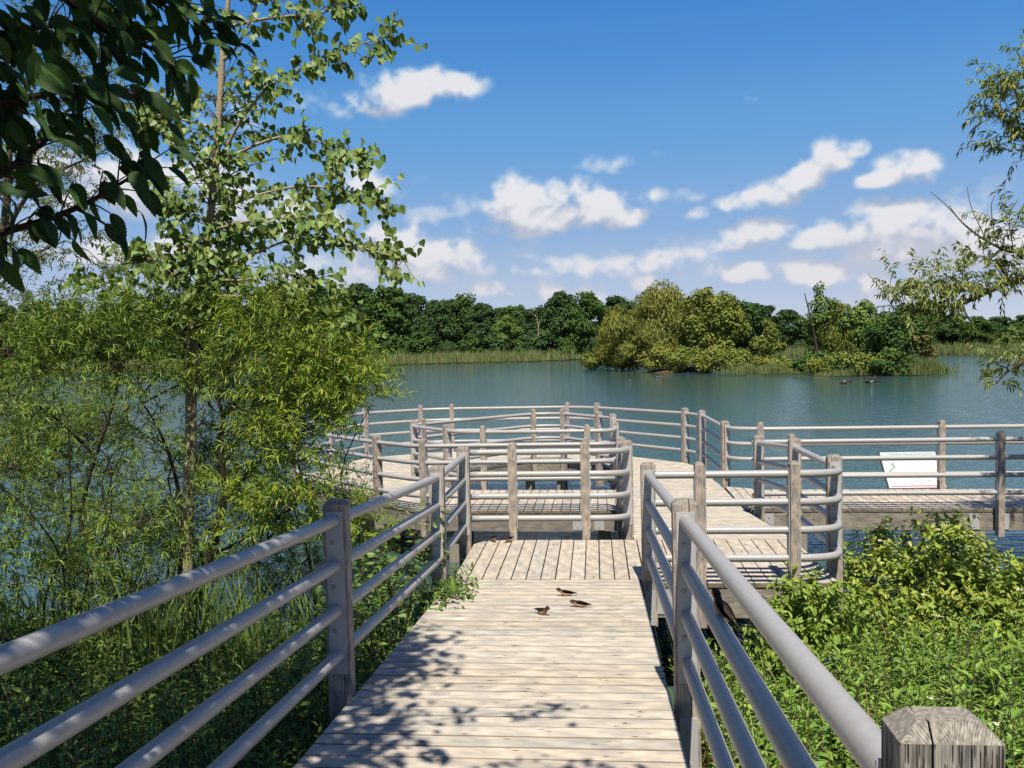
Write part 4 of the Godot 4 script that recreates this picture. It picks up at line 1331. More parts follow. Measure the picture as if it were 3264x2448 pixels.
# ------------------------------------------------------------------ near trees and plants
func build_poplar() -> void:
	rng.seed = 201
	var t := thing("young_poplar", "young poplar with a pale trunk and heart-shaped leaves beside the left railing", "tree", Vector3.ZERO)
	var wood := Buf.new()
	var stem := limb(wood, [Vector3(-4.99, -1.43, -10.00), Vector3(-4.89, -0.65, -10.00), Vector3(-4.84, 0.19, -10.00), Vector3(-4.75, 1.29, -10.00), Vector3(-4.71, 2.10, -10.00), Vector3(-4.61, 2.91, -10.00), Vector3(-4.46, 3.55, -10.00), Vector3(-4.31, 4.50, -10.00), Vector3(-4.21, 5.39, -10.00), Vector3(-4.16, 5.86, -10.00), Vector3(-4.07, 6.42, -10.00), Vector3(-3.99, 7.14, -10.00), Vector3(-3.91, 8.00, -10.00)], 0.085, 0.014, 9)
	part("trunk", wood.mesh(), mats.bark_pale, t)
	var limbs := [
		[Vector3(-4.26, 4.52, -10.00), Vector3(-3.96, 4.92, -9.90), Vector3(-3.66, 5.19, -9.80), Vector3(-3.48, 5.32, -9.80), Vector3(-2.78, 5.53, -9.60), Vector3(-2.13, 5.64, -9.50)],
		[Vector3(-4.24, 4.50, -10.00), Vector3(-3.76, 4.66, -9.90), Vector3(-3.38, 4.70, -9.80), Vector3(-2.82, 4.54, -9.60), Vector3(-2.44, 4.35, -9.50)],
		[Vector3(-4.43, 3.23, -10.00), Vector3(-4.10, 3.34, -9.90), Vector3(-3.77, 3.44, -9.80), Vector3(-3.18, 3.55, -9.60), Vector3(-2.59, 3.43, -9.40), Vector3(-2.00, 3.25, -9.30)],
		[Vector3(-4.38, 3.87, -10.00), Vector3(-4.08, 4.00, -9.90), Vector3(-3.75, 4.07, -9.80), Vector3(-3.20, 4.13, -9.70), Vector3(-2.67, 4.04, -9.60), Vector3(-2.28, 3.91, -9.50)],
		[Vector3(-4.29, 4.88, -10.00), Vector3(-4.65, 5.00, -10.10), Vector3(-4.98, 5.11, -10.20), Vector3(-5.21, 5.13, -10.20)],
		[Vector3(-4.46, 4.30, -10.00), Vector3(-4.73, 4.62, -10.10), Vector3(-5.08, 4.96, -10.20), Vector3(-5.26, 5.21, -10.30)],
		[Vector3(-4.67, 2.45, -10.00), Vector3(-4.82, 2.62, -9.90), Vector3(-5.07, 2.85, -9.70), Vector3(-5.60, 3.19, -9.50)],
		[Vector3(-4.18, 5.64, -10.00), Vector3(-3.95, 5.78, -9.90), Vector3(-3.66, 6.22, -9.80), Vector3(-3.43, 6.72, -9.70)],
		[Vector3(-4.17, 5.75, -10.00), Vector3(-4.38, 6.06, -10.10), Vector3(-4.54, 6.63, -10.20)],
		[Vector3(-4.58, 2.96, -10.00), Vector3(-3.99, 2.94, -9.80), Vector3(-3.28, 2.86, -9.60), Vector3(-2.60, 2.63, -9.40)],
		[Vector3(-4.60, 2.86, -10.00), Vector3(-4.75, 3.17, -9.80), Vector3(-4.97, 3.38, -9.70), Vector3(-5.19, 3.38, -9.60)],
		[Vector3(-4.47, 3.50, -10.00), Vector3(-4.66, 3.76, -9.90), Vector3(-4.77, 4.01, -9.80)],
		[Vector3(-4.65, 2.64, -10.00), Vector3(-4.01, 2.52, -9.80), Vector3(-3.30, 2.37, -9.60), Vector3(-2.72, 2.41, -9.50)],
		[Vector3(-4.07, 6.42, -10.00), Vector3(-3.42, 6.51, -9.80), Vector3(-2.74, 6.34, -9.60)],
		[Vector3(-4.14, 6.01, -10.00), Vector3(-3.60, 6.01, -9.80), Vector3(-2.96, 5.96, -9.60), Vector3(-2.59, 5.97, -9.50)],
		[Vector3(-4.42, 3.71, -10.00), Vector3(-3.87, 3.76, -9.70), Vector3(-3.31, 3.76, -9.50), Vector3(-2.87, 3.68, -9.40)],
		[Vector3(-4.53, 3.18, -10.00), Vector3(-3.95, 3.11, -9.70), Vector3(-3.44, 3.16, -9.50), Vector3(-2.94, 3.09, -9.40)],
	]
	var cols := [Color(0.14, 0.215, 0.05), Color(0.17, 0.245, 0.065), Color(0.11, 0.18, 0.042), Color(0.19, 0.25, 0.08), Color(0.16, 0.225, 0.05)]
	var spots := []
	for l in limbs:
		var b := Buf.new()
		var line := limb(b, l, 0.022, 0.005, 6)
		part("branch", b.mesh(), mats.bark_pale, t)
		# leaves on short side twigs, thicker towards the end
		var tw := Buf.new()
		for k in range(5, line.size()):
			var f := k / float(line.size())
			for j in 4:
				if f < 0.36 or rng.randf() > 0.40 + 0.75 * f:
					continue
				var p := line[k] + any_dir() * 0.05
				var d := (any_dir() + Vector3.UP * 0.1 + (line[k] - line[k - 1]).normalized() * 0.6).normalized()
				var len := rng.randf_range(0.12, 0.40)
				var q := p + d * len + Vector3.DOWN * 0.05
				tube(tw, PackedVector3Array([line[k], p.lerp(q, 0.5), q]), PackedFloat32Array([0.005, 0.004, 0.002]), 3, Color.WHITE, false)
				for m in 5:
					spots.append([p.lerp(q, 0.35 + 0.65 * m / 4.0) + any_dir() * 0.05, d])
		part("twigs", tw.mesh(), mats.bark_mid, t).set_meta("kind", "stuff")
	# the crown close round the lower stem
	var tw2 := Buf.new()
	for k in 240:
		var from := stem[int(rng.randf_range(0.38, 0.66) * stem.size())]
		var d := (any_dir() * Vector3(1, 0.35, 1) + Vector3.UP * 0.3).normalized()
		var len := rng.randf_range(0.3, 0.85)
		var q := from + d * len
		tube(tw2, PackedVector3Array([from, from.lerp(q, 0.5) + Vector3.UP * 0.04, q]), PackedFloat32Array([0.006, 0.005, 0.002]), 3, Color.WHITE, false)
		for m in 5:
			spots.append([from.lerp(q, 0.4 + 0.6 * m / 4.0) + any_dir() * 0.07, d])
	part("twigs", tw2.mesh(), mats.bark_mid, t).set_meta("kind", "stuff")
	# leaves that hang from their stalks; those most towards the viewer are parts of their own
	var forms := []
	for c in cols:
		forms.append(leaf_mesh("poplar", c))
	forms.append(leaf_mesh("poplar", Color(0.33, 0.29, 0.04)))
	var rest := Buf.new()
	var s: Array = leaf_shapes.poplar
	for k in spots.size():
		var p: Vector3 = spots[k][0]
		var d: Vector3 = spots[k][1]
		var hang := (Vector3.DOWN * 1.0 + d * 0.55 + any_dir() * 0.55).normalized()
		var face := (Vector3(0.1, 0.35, 0.9) + any_dir() * 0.95).normalized()
		var xf := Transform3D(aim(hang, face, rng.randf_range(0.068, 0.108)), p)
		if k % 13 == 0 and k / 13 < 290:
			part("leaf", forms[5 if k % 1300 == 0 else rng.randi() % 5], mats.leaf, t, xf)
		else:
			rest.leaf(s[0], s[1], xf, pick(cols))
	part("leaves", rest.mesh(), mats.leaf, t).set_meta("kind", "stuff")


func build_cherry() -> void:
	rng.seed = 211
	var t := thing("cherry_tree", "overhanging branches with large dark saw-toothed leaves above the left railing", "tree", Vector3.ZERO)
	var wood := Buf.new()
	var stem := limb(wood, [Vector3(-3.3, 0.0, 1.6), Vector3(-3.2, 1.6, 1.5), Vector3(-2.9, 3.2, 1.2), Vector3(-2.5, 5.0, 0.6), Vector3(-2.2, 6.6, 0.2)], 0.12, 0.03, 9)
	part("trunk", wood.mesh(), mats.bark_dark, t)
	# boughs that reach into the picture
	var seen := [
		[Vector3(-2.9, 3.1, 1.2), Vector3(-1.59, 2.95, -1.70), Vector3(-1.40, 3.05, -1.85), Vector3(-1.27, 3.11, -1.95), Vector3(-1.17, 3.16, -2.05)],
		[Vector3(-1.59, 2.95, -1.70), Vector3(-1.40, 2.90, -1.80), Vector3(-1.27, 2.94, -1.90), Vector3(-1.15, 2.99, -2.00), Vector3(-1.09, 2.99, -2.10)],
		[Vector3(-1.40, 2.90, -1.80), Vector3(-1.32, 2.74, -1.80), Vector3(-1.25, 2.82, -1.90), Vector3(-1.21, 2.92, -2.00)],
		[Vector3(-1.60, 2.82, -1.70), Vector3(-1.39, 2.62, -1.80), Vector3(-1.31, 2.65, -1.90), Vector3(-1.21, 2.71, -2.00), Vector3(-1.13, 2.77, -2.05), Vector3(-1.10, 2.81, -2.10)],
		[Vector3(-2.9, 3.2, 1.2), Vector3(-1.62, 3.30, -1.90), Vector3(-1.31, 3.30, -2.10), Vector3(-1.18, 3.32, -2.30), Vector3(-1.12, 3.31, -2.40), Vector3(-1.08, 3.27, -2.50)],
		[Vector3(-1.31, 3.30, -2.10), Vector3(-1.18, 3.16, -2.10), Vector3(-1.10, 3.13, -2.15), Vector3(-1.05, 3.11, -2.20)],
	]
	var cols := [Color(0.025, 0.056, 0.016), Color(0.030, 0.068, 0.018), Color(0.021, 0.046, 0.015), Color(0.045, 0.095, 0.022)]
	var forms := []
	for c in cols:
		for k in 3:
			forms.append(leaf_mesh("cherry%d" % k, c))
	var n_parts := 0
	var boughs := []
	for l in seen:
		var b := Buf.new()
		var line := limb(b, l, 0.014, 0.0025, 6)
		part("branch", b.mesh(), mats.bark_dark, t)
		var tw := Buf.new()
		for k in range(3, line.size()):
			for j in 3:
				if n_parts >= 290:
					break
				var along := (line[k] - line[k - 1]).normalized()
				var out := along.cross(any_dir()).normalized()
				var q := line[k] + (out * 0.8 + along * 0.7 + Vector3.DOWN * 0.1) * rng.randf_range(0.02, 0.10)
				tube(tw, PackedVector3Array([line[k], line[k].lerp(q, 0.5) + Vector3.UP * 0.004, q]), PackedFloat32Array([0.0025, 0.002, 0.0014]), 4, Color.WHITE, false)
				for m in 1:
					var hang := (Vector3.DOWN * 0.75 + Vector3(0.55, 0, -0.1) + out * 0.5 + any_dir() * 0.3).normalized()
					var face := (Vector3(0.35, 0.6, 0.55) + any_dir() * 0.7).normalized()
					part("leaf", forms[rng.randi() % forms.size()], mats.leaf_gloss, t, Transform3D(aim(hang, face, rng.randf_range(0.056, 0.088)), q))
					n_parts += 1
		part("twigs", tw.mesh(), mats.bark_dark, t).set_meta("kind", "stuff")
		boughs.append(line)
	# the crown overhead, out of the picture, whose shade falls on the railing and the ramp
	var more := Buf.new()
	var wood2 := Buf.new()
	var shapes: Array = leaf_shapes.oval
	for k in 720:
		var c := Vector3(rng.randf_range(-6.6, -1.8), rng.randf_range(3.9, 6.8), rng.randf_range(-4.2, 2.2))
		if k > 560:
			c = Vector3(rng.randf_range(-2.2, -0.85), rng.randf_range(4.1, 6.0), rng.randf_range(-3.3, 1.4))
		if k > 670:
			c = Vector3(rng.randf_range(-1.9, -1.0), rng.randf_range(5.0, 6.4), rng.randf_range(-3.4, -1.4))
		if c.y < 2.62 - 0.40 * c.z:
			continue
		if k % 2 == 0:
			var from := stem[int(rng.randf_range(0.5, 0.98) * stem.size())]
			limb(wood2, [from, from.lerp(c, 0.5) + Vector3.UP * 0.15, c], 0.014, 0.004, 5)
		for j in 40:
			var p := c + any_dir() * rng.randf_range(0.05, 0.45)
			if p.y < 2.58 - 0.40 * p.z:
				continue
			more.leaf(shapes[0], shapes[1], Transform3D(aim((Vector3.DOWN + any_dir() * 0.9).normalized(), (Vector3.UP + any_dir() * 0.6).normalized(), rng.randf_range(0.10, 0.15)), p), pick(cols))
	for line in [boughs[0], boughs[1], boughs[4], boughs[5]]:
		for k in range(2, line.size() - 5):
			for j in 6:
				var hang := (Vector3.DOWN * 0.8 + Vector3(0.5, 0, -0.1) + any_dir() * 0.55).normalized()
				var tooth: Array = leaf_shapes["cherry%d" % (j % 3)]
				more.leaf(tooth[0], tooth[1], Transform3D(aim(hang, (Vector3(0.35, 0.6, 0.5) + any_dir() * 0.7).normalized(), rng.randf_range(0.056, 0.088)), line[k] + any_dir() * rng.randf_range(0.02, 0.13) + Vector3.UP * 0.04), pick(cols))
	# two thin sprays that reach further over the ramp
	for l in [[Vector3(-1.5, 4.6, -1.6), Vector3(-0.7, 4.75, -2.05), Vector3(0.05, 4.8, -2.25)], [Vector3(-1.4, 4.4, -1.2), Vector3(-0.6, 4.5, -1.5), Vector3(0.25, 4.45, -1.7)]]:
		var line := limb(wood2, l, 0.01, 0.003, 5)
		for p in line:
			for j in 9:
				more.leaf(shapes[0], shapes[1], Transform3D(aim((Vector3.DOWN + any_dir() * 0.9).normalized(), (Vector3.UP + any_dir() * 0.6).normalized(), rng.randf_range(0.08, 0.12)), p + any_dir() * rng.randf_range(0.02, 0.2)), pick(cols))
	part("branches", wood2.mesh(), mats.bark_dark, t)
	part("leaves", more.mesh(), mats.leaf_gloss, t).set_meta("kind", "stuff")


func willow_bush(called: String, label: String, stems: Array, balls: Array, cols: Array, size: float, per: int, length: float, category := "shrub", bark := "bark_dark", droop := 0.25) -> Node3D:
	var t := thing(called, label, category, Vector3.ZERO)
	var frame := PackedVector3Array()
	for s in stems:
		var b := Buf.new()
		frame.append_array(limb(b, s[0], s[1], s[2], 7))
		part("stem", b.mesh(), mats[bark], t)
	var wood := Buf.new()
	var leaves := Buf.new()
	fill(wood, leaves, frame, balls, "willow_wide" if category == "tree" else "willow", size, per, cols, droop, 0.55, length)
	part("twigs", wood.mesh(), mats.bark_mid, t).set_meta("kind", "stuff")
	part("leaves", leaves.mesh(), mats.leaf, t).set_meta("kind", "stuff")
	return t


func build_left() -> void:
	rng.seed = 221
	var yellow := [Color(0.22, 0.29, 0.03), Color(0.175, 0.25, 0.034), Color(0.27, 0.32, 0.036), Color(0.14, 0.215, 0.03)]
	var green := [Color(0.12, 0.20, 0.034), Color(0.145, 0.225, 0.034), Color(0.095, 0.165, 0.03), Color(0.20, 0.255, 0.036)]
	willow_bush("willow_shrub", "forked dark-stemmed willow shrub with yellow-green leaves, its twigs reaching towards the ring deck", [
		[[Vector3(-4.71, -1.17, -9.60), Vector3(-4.55, -0.49, -9.60), Vector3(-4.35, 0.12, -9.60), Vector3(-4.20, 0.69, -9.60), Vector3(-4.22, 1.27, -9.60), Vector3(-4.17, 1.59, -9.60), Vector3(-4.21, 1.80, -9.60), Vector3(-4.05, 2.21, -9.60)], 0.062, 0.012],
		[[Vector3(-4.20, 0.62, -9.60), Vector3(-3.96, 0.87, -9.50), Vector3(-3.57, 1.17, -9.30), Vector3(-3.20, 1.41, -9.20), Vector3(-2.75, 1.61, -9.10)], 0.032, 0.008],
		[[Vector3(-4.41, 0.01, -9.60), Vector3(-3.79, 0.29, -9.30), Vector3(-3.15, 0.70, -9.00), Vector3(-2.82, 0.86, -8.90)], 0.022, 0.006],
		[[Vector3(-4.18, 1.59, -9.60), Vector3(-3.66, 2.00, -9.40), Vector3(-3.16, 2.40, -9.20), Vector3(-2.82, 2.63, -9.10)], 0.02, 0.006],
	], [
		[Vector3(-3.43, 2.50, -9.40), 0.55, 94], [Vector3(-2.91, 2.24, -9.20), 0.5, 86], [Vector3(-3.18, 1.80, -9.20), 0.6, 117], [Vector3(-2.70, 1.80, -9.10), 0.45, 78], [Vector3(-3.69, 1.29, -9.40), 0.5, 70], [Vector3(-3.11, 1.28, -9.00), 0.42, 60], [Vector3(-3.94, 2.21, -9.60), 0.55, 78], [Vector3(-3.74, 2.82, -9.70), 0.4, 53], [Vector3(-3.27, 0.74, -8.90), 0.38, 45], [Vector3(-3.60, 0.48, -9.10), 0.4, 47], [Vector3(-2.57, 2.09, -9.20), 0.34, 40], [Vector3(-2.98, 0.80, -8.80), 0.30, 30], [Vector3(-2.40, 1.82, -9.20), 0.22, 21], [Vector3(-4.02, 0.78, -9.40), 0.4, 37], [Vector3(-2.60, 1.47, -9.00), 0.2, 16], [Vector3(-2.60, 0.54, -8.70), 0.18, 19], [Vector3(-2.29, 0.46, -8.70), 0.2, 24],
	], yellow + [green[0]], 0.115, 16, 0.42)
	willow_bush("willow_shrub", "willow shrub with one long curved dark stem standing in the shallows", [
		[[Vector3(-4.54, -0.92, -9.20), Vector3(-4.50, -0.55, -9.10), Vector3(-4.72, -0.31, -9.00), Vector3(-4.99, -0.10, -8.90), Vector3(-5.26, 0.25, -8.90), Vector3(-5.47, 0.46, -8.90), Vector3(-5.45, 0.75, -8.90), Vector3(-5.34, 1.09, -8.90), Vector3(-5.28, 1.25, -8.90), Vector3(-5.13, 1.75, -9.00), Vector3(-5.03, 2.15, -9.00)], 0.04, 0.009],
		[[Vector3(-4.67, -0.47, -9.40), Vector3(-4.63, 0.62, -9.40), Vector3(-4.70, 1.10, -9.40), Vector3(-4.85, 1.51, -9.40), Vector3(-5.04, 1.82, -9.40)], 0.03, 0.008],
		[[Vector3(-5.28, 1.25, -8.90), Vector3(-5.50, 1.53, -8.80), Vector3(-5.66, 1.79, -8.60), Vector3(-5.87, 1.95, -8.40)], 0.018, 0.005],
	], [
		[Vector3(-5.17, 2.44, -9.20), 0.55, 100], [Vector3(-4.95, 2.70, -9.60), 0.5, 88], [Vector3(-5.47, 2.55, -9.00), 0.45, 75], [Vector3(-4.93, 1.99, -9.20), 0.4, 58], [Vector3(-4.58, 2.00, -9.80), 0.4, 58], [Vector3(-5.64, 2.17, -8.60), 0.45, 71], [Vector3(-5.85, 2.33, -8.40), 0.5, 75], [Vector3(-5.69, 1.58, -8.40), 0.35, 42], [Vector3(-4.80, 1.33, -9.20), 0.3, 29], [Vector3(-4.78, 0.55, -8.80), 0.32, 46], [Vector3(-4.49, 2.69, -9.90), 0.4, 63], [Vector3(-4.55, 0.16, -9.00), 0.3, 37], [Vector3(-5.05, 0.30, -8.80), 0.28, 29],
	], green + [yellow[1], yellow[3]], 0.11, 14, 0.40)
	willow_bush("willow_shrub", "low tangle of thin bare-stemmed willow shoots at the edge of the thicket", [
		[[Vector3(-4.96, -0.63, -7.40), Vector3(-4.94, 0.13, -7.40), Vector3(-4.67, 0.76, -7.40), Vector3(-4.64, 1.38, -7.40), Vector3(-4.64, 1.79, -7.40)], 0.012, 0.004],
		[[Vector3(-4.83, -0.62, -7.40), Vector3(-4.68, 0.25, -7.30), Vector3(-4.68, 0.68, -7.20), Vector3(-4.93, 1.11, -7.10), Vector3(-5.06, 1.24, -7.00)], 0.012, 0.004],
		[[Vector3(-4.87, -0.50, -7.20), Vector3(-4.89, 0.14, -7.10), Vector3(-5.10, 0.49, -7.00)], 0.012, 0.004],
		[[Vector3(-4.92, -0.70, -7.60), Vector3(-4.64, 0.29, -7.60), Vector3(-4.45, 0.87, -7.70), Vector3(-4.52, 1.41, -7.80)], 0.012, 0.004],
	], [
		[Vector3(-5.06, 1.37, -7.20), 0.34, 46], [Vector3(-4.88, 0.93, -7.20), 0.32, 37], [Vector3(-5.09, 0.73, -7.00), 0.34, 46], [Vector3(-4.90, 0.41, -7.00), 0.3, 37], [Vector3(-4.55, 0.89, -7.80), 0.3, 33], [Vector3(-4.73, 0.33, -7.60), 0.3, 29], [Vector3(-4.86, 0.00, -6.80), 0.35, 50], [Vector3(-4.38, 0.12, -7.60), 0.32, 42], [Vector3(-4.59, -0.06, -7.00), 0.3, 33], [Vector3(-5.44, 1.80, -7.40), 0.4, 54],
	], green, 0.095, 13, 0.36)
	var thicket := []
	for k in 96:
		var c := Vector3(rng.randf_range(-7.8, -3.0), 1.9 - 2.8 * pow(rng.randf(), 1.5), rng.randf_range(-11.6, -10.3))
		thicket.append([c, rng.randf_range(0.28, 0.45), 40])
	var low_stems := []
	for k in 9:
		var x := -6.9 + k * 0.48
		var z := rng.randf_range(-11.2, -10.4)
		low_stems.append([[Vector3(x, -1.3, z), Vector3(x + rng.randf_range(-0.2, 0.2), -0.3, z), Vector3(x + rng.randf_range(-0.5, 0.5), 0.7, z - 0.1), Vector3(x + rng.randf_range(-0.7, 0.7), 1.6, z)], 0.018, 0.005])
	willow_bush("willow_shrub", "dense leafy willow thicket of many thin stems behind the forked shrubs", low_stems, thicket, green + [yellow[1], yellow[3]], 0.08, 14, 0.36)
	# a willow tree further back at the left
	rng.seed = 231
	willow_bush("willow_tree", "pale feathery willow tree standing behind the cherry branches", [
		[[Vector3(-11.21, 1.21, -15.00), Vector3(-10.74, 3.28, -15.00), Vector3(-10.39, 4.67, -15.00), Vector3(-10.24, 5.88, -15.00), Vector3(-9.83, 7.07, -15.00), Vector3(-9.60, 8.02, -15.00)], 0.11, 0.02],
		[[Vector3(-10.46, 4.34, -15.00), Vector3(-9.80, 5.10, -14.80), Vector3(-9.06, 5.44, -14.60), Vector3(-8.24, 5.69, -14.50)], 0.05, 0.012],
		[[Vector3(-10.31, 5.32, -15.00), Vector3(-9.53, 6.25, -15.00), Vector3(-8.73, 6.78, -15.00), Vector3(-8.38, 6.92, -15.00)], 0.05, 0.012],
		[[Vector3(-10.73, 3.37, -15.00), Vector3(-9.73, 3.96, -14.60), Vector3(-8.91, 4.23, -14.40)], 0.04, 0.01],
	], [
		[Vector3(-10.01, 6.92, -15.00), 0.9, 80], [Vector3(-9.05, 7.11, -15.00), 0.7, 60], [Vector3(-8.48, 6.76, -15.00), 0.55, 50], [Vector3(-8.12, 5.94, -14.60), 0.5, 46], [Vector3(-8.86, 5.68, -14.70), 0.55, 40], [Vector3(-10.07, 5.87, -15.00), 0.8, 46], [Vector3(-9.55, 4.93, -14.80), 0.6, 36], [Vector3(-8.69, 5.01, -14.50), 0.45, 26], [Vector3(-9.98, 3.97, -14.60), 0.7, 46], [Vector3(-8.92, 4.07, -14.40), 0.55, 32], [Vector3(-8.08, 3.72, -14.20), 0.5, 28], [Vector3(-10.98, 5.18, -15.00), 0.9, 50], [Vector3(-9.78, 7.87, -15.00), 0.9, 60], [Vector3(-8.88, 7.80, -15.20), 0.6, 36], [Vector3(-9.70, 3.23, -14.50), 0.6, 36],
	], [Color(0.12, 0.15, 0.045), Color(0.15, 0.175, 0.06), Color(0.095, 0.125, 0.04)], 0.115, 14, 0.5, "tree", "bark_mid", 0.55)
	# cattails and sedges between the thicket and the railing
	rng.seed = 241
	var cat := Buf.new()
	for k in 900:
		var x := rng.randf_range(-5.6, -1.75)
		var z := rng.randf_range(-9.6, -7.2)
		blades(cat, Vector3(x, maxf(bank_y(x, z), WATER - 0.2), z), rng.randf_range(0.7, 1.55), 0.018, 0.32, pick([Color(0.08, 0.135, 0.035), Color(0.10, 0.155, 0.04), Color(0.12, 0.17, 0.04), Color(0.07, 0.12, 0.03)]))
	tag(top_mesh("cattails", cat.mesh(), mats.reed), "tall dark cattail blades between willow thicket and left railing", "cattails", "", "stuff")
	# herbs on the left bank, in the shade of the thicket
	rng.seed = 251
	var wood := Buf.new()
	var leaves := Buf.new()
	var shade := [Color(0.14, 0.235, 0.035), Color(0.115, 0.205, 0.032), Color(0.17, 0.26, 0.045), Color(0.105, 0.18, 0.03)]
	for k in 2600:
		var x := rng.randf_range(-6.5, -1.65)
		var z := rng.randf_range(-8.6, -1.2)
		var y := bank_y(x, z)
		if y < WATER + 0.02:
			continue
		var tall := rng.randf_range(0.30, 0.80) * (1.0 if x < -2.0 else 0.7)
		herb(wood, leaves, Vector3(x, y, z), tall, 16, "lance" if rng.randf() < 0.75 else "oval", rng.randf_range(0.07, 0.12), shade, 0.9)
	var u := tag(Node3D.new(), "tangle of narrow-leaved herbs on the shaded bank below the left railing", "undergrowth", "", "stuff")
	u.name = numbered("undergrowth")
	add_child(u)
	part("stems", wood.mesh(), mats.bark_mid, u)
	part("leaves", leaves.mesh(), mats.leaf, u)
	# vine that climbs over the edge of the ramp
	rng.seed = 261
	var v := thing("climbing_vine", "bright green vine spilling over the ramp edge beside a railing post", "vine", Vector3.ZERO)
	var vw := Buf.new()
	var vl := Buf.new()
	var vine := [Color(0.10, 0.175, 0.032), Color(0.13, 0.20, 0.04), Color(0.085, 0.15, 0.03)]
	for k in 120:
		var z := rng.randf_range(-8.6, -5.0)
		var y0 := ramp_y(z) - rng.randf_range(0.3, 0.8)
		var p := Vector3(-1.62 - rng.randf() * 0.55, y0, z)
		var up := rng.randf_range(0.45, 0.85) if z > -6.6 else rng.randf_range(0.7, 1.3)
		shoot(vw, vl, p, Vector3(rng.randf_range(-0.3, 0.35), 1.0, rng.randf_range(-0.3, 0.3)), up, 15, "oval", 0.085, vine, 0.1, 0.8, 0.004)
	for k in 44:
		var z := rng.randf_range(-8.5, -7.3)
		shoot(vw, vl, Vector3(-1.62, ramp_y(z) - 0.1, z), Vector3(0.9, rng.randf_range(0.15, 0.9), rng.randf_range(-0.3, 0.4)), rng.randf_range(0.3, 0.58), 12, "oval", 0.085, vine, 0.25, 0.8, 0.004)
	shoot(vw, vl, Vector3(-1.5, 0.1, -8.25), Vector3(0.05, 1.0, -0.05), 0.85, 18, "oval", 0.075, vine, 0.0, 0.8, 0.004)
	part("stems", vw.mesh(), mats.bark_mid, v)
	part("leaves", vl.mesh(), mats.leaf, v).set_meta("kind", "stuff")


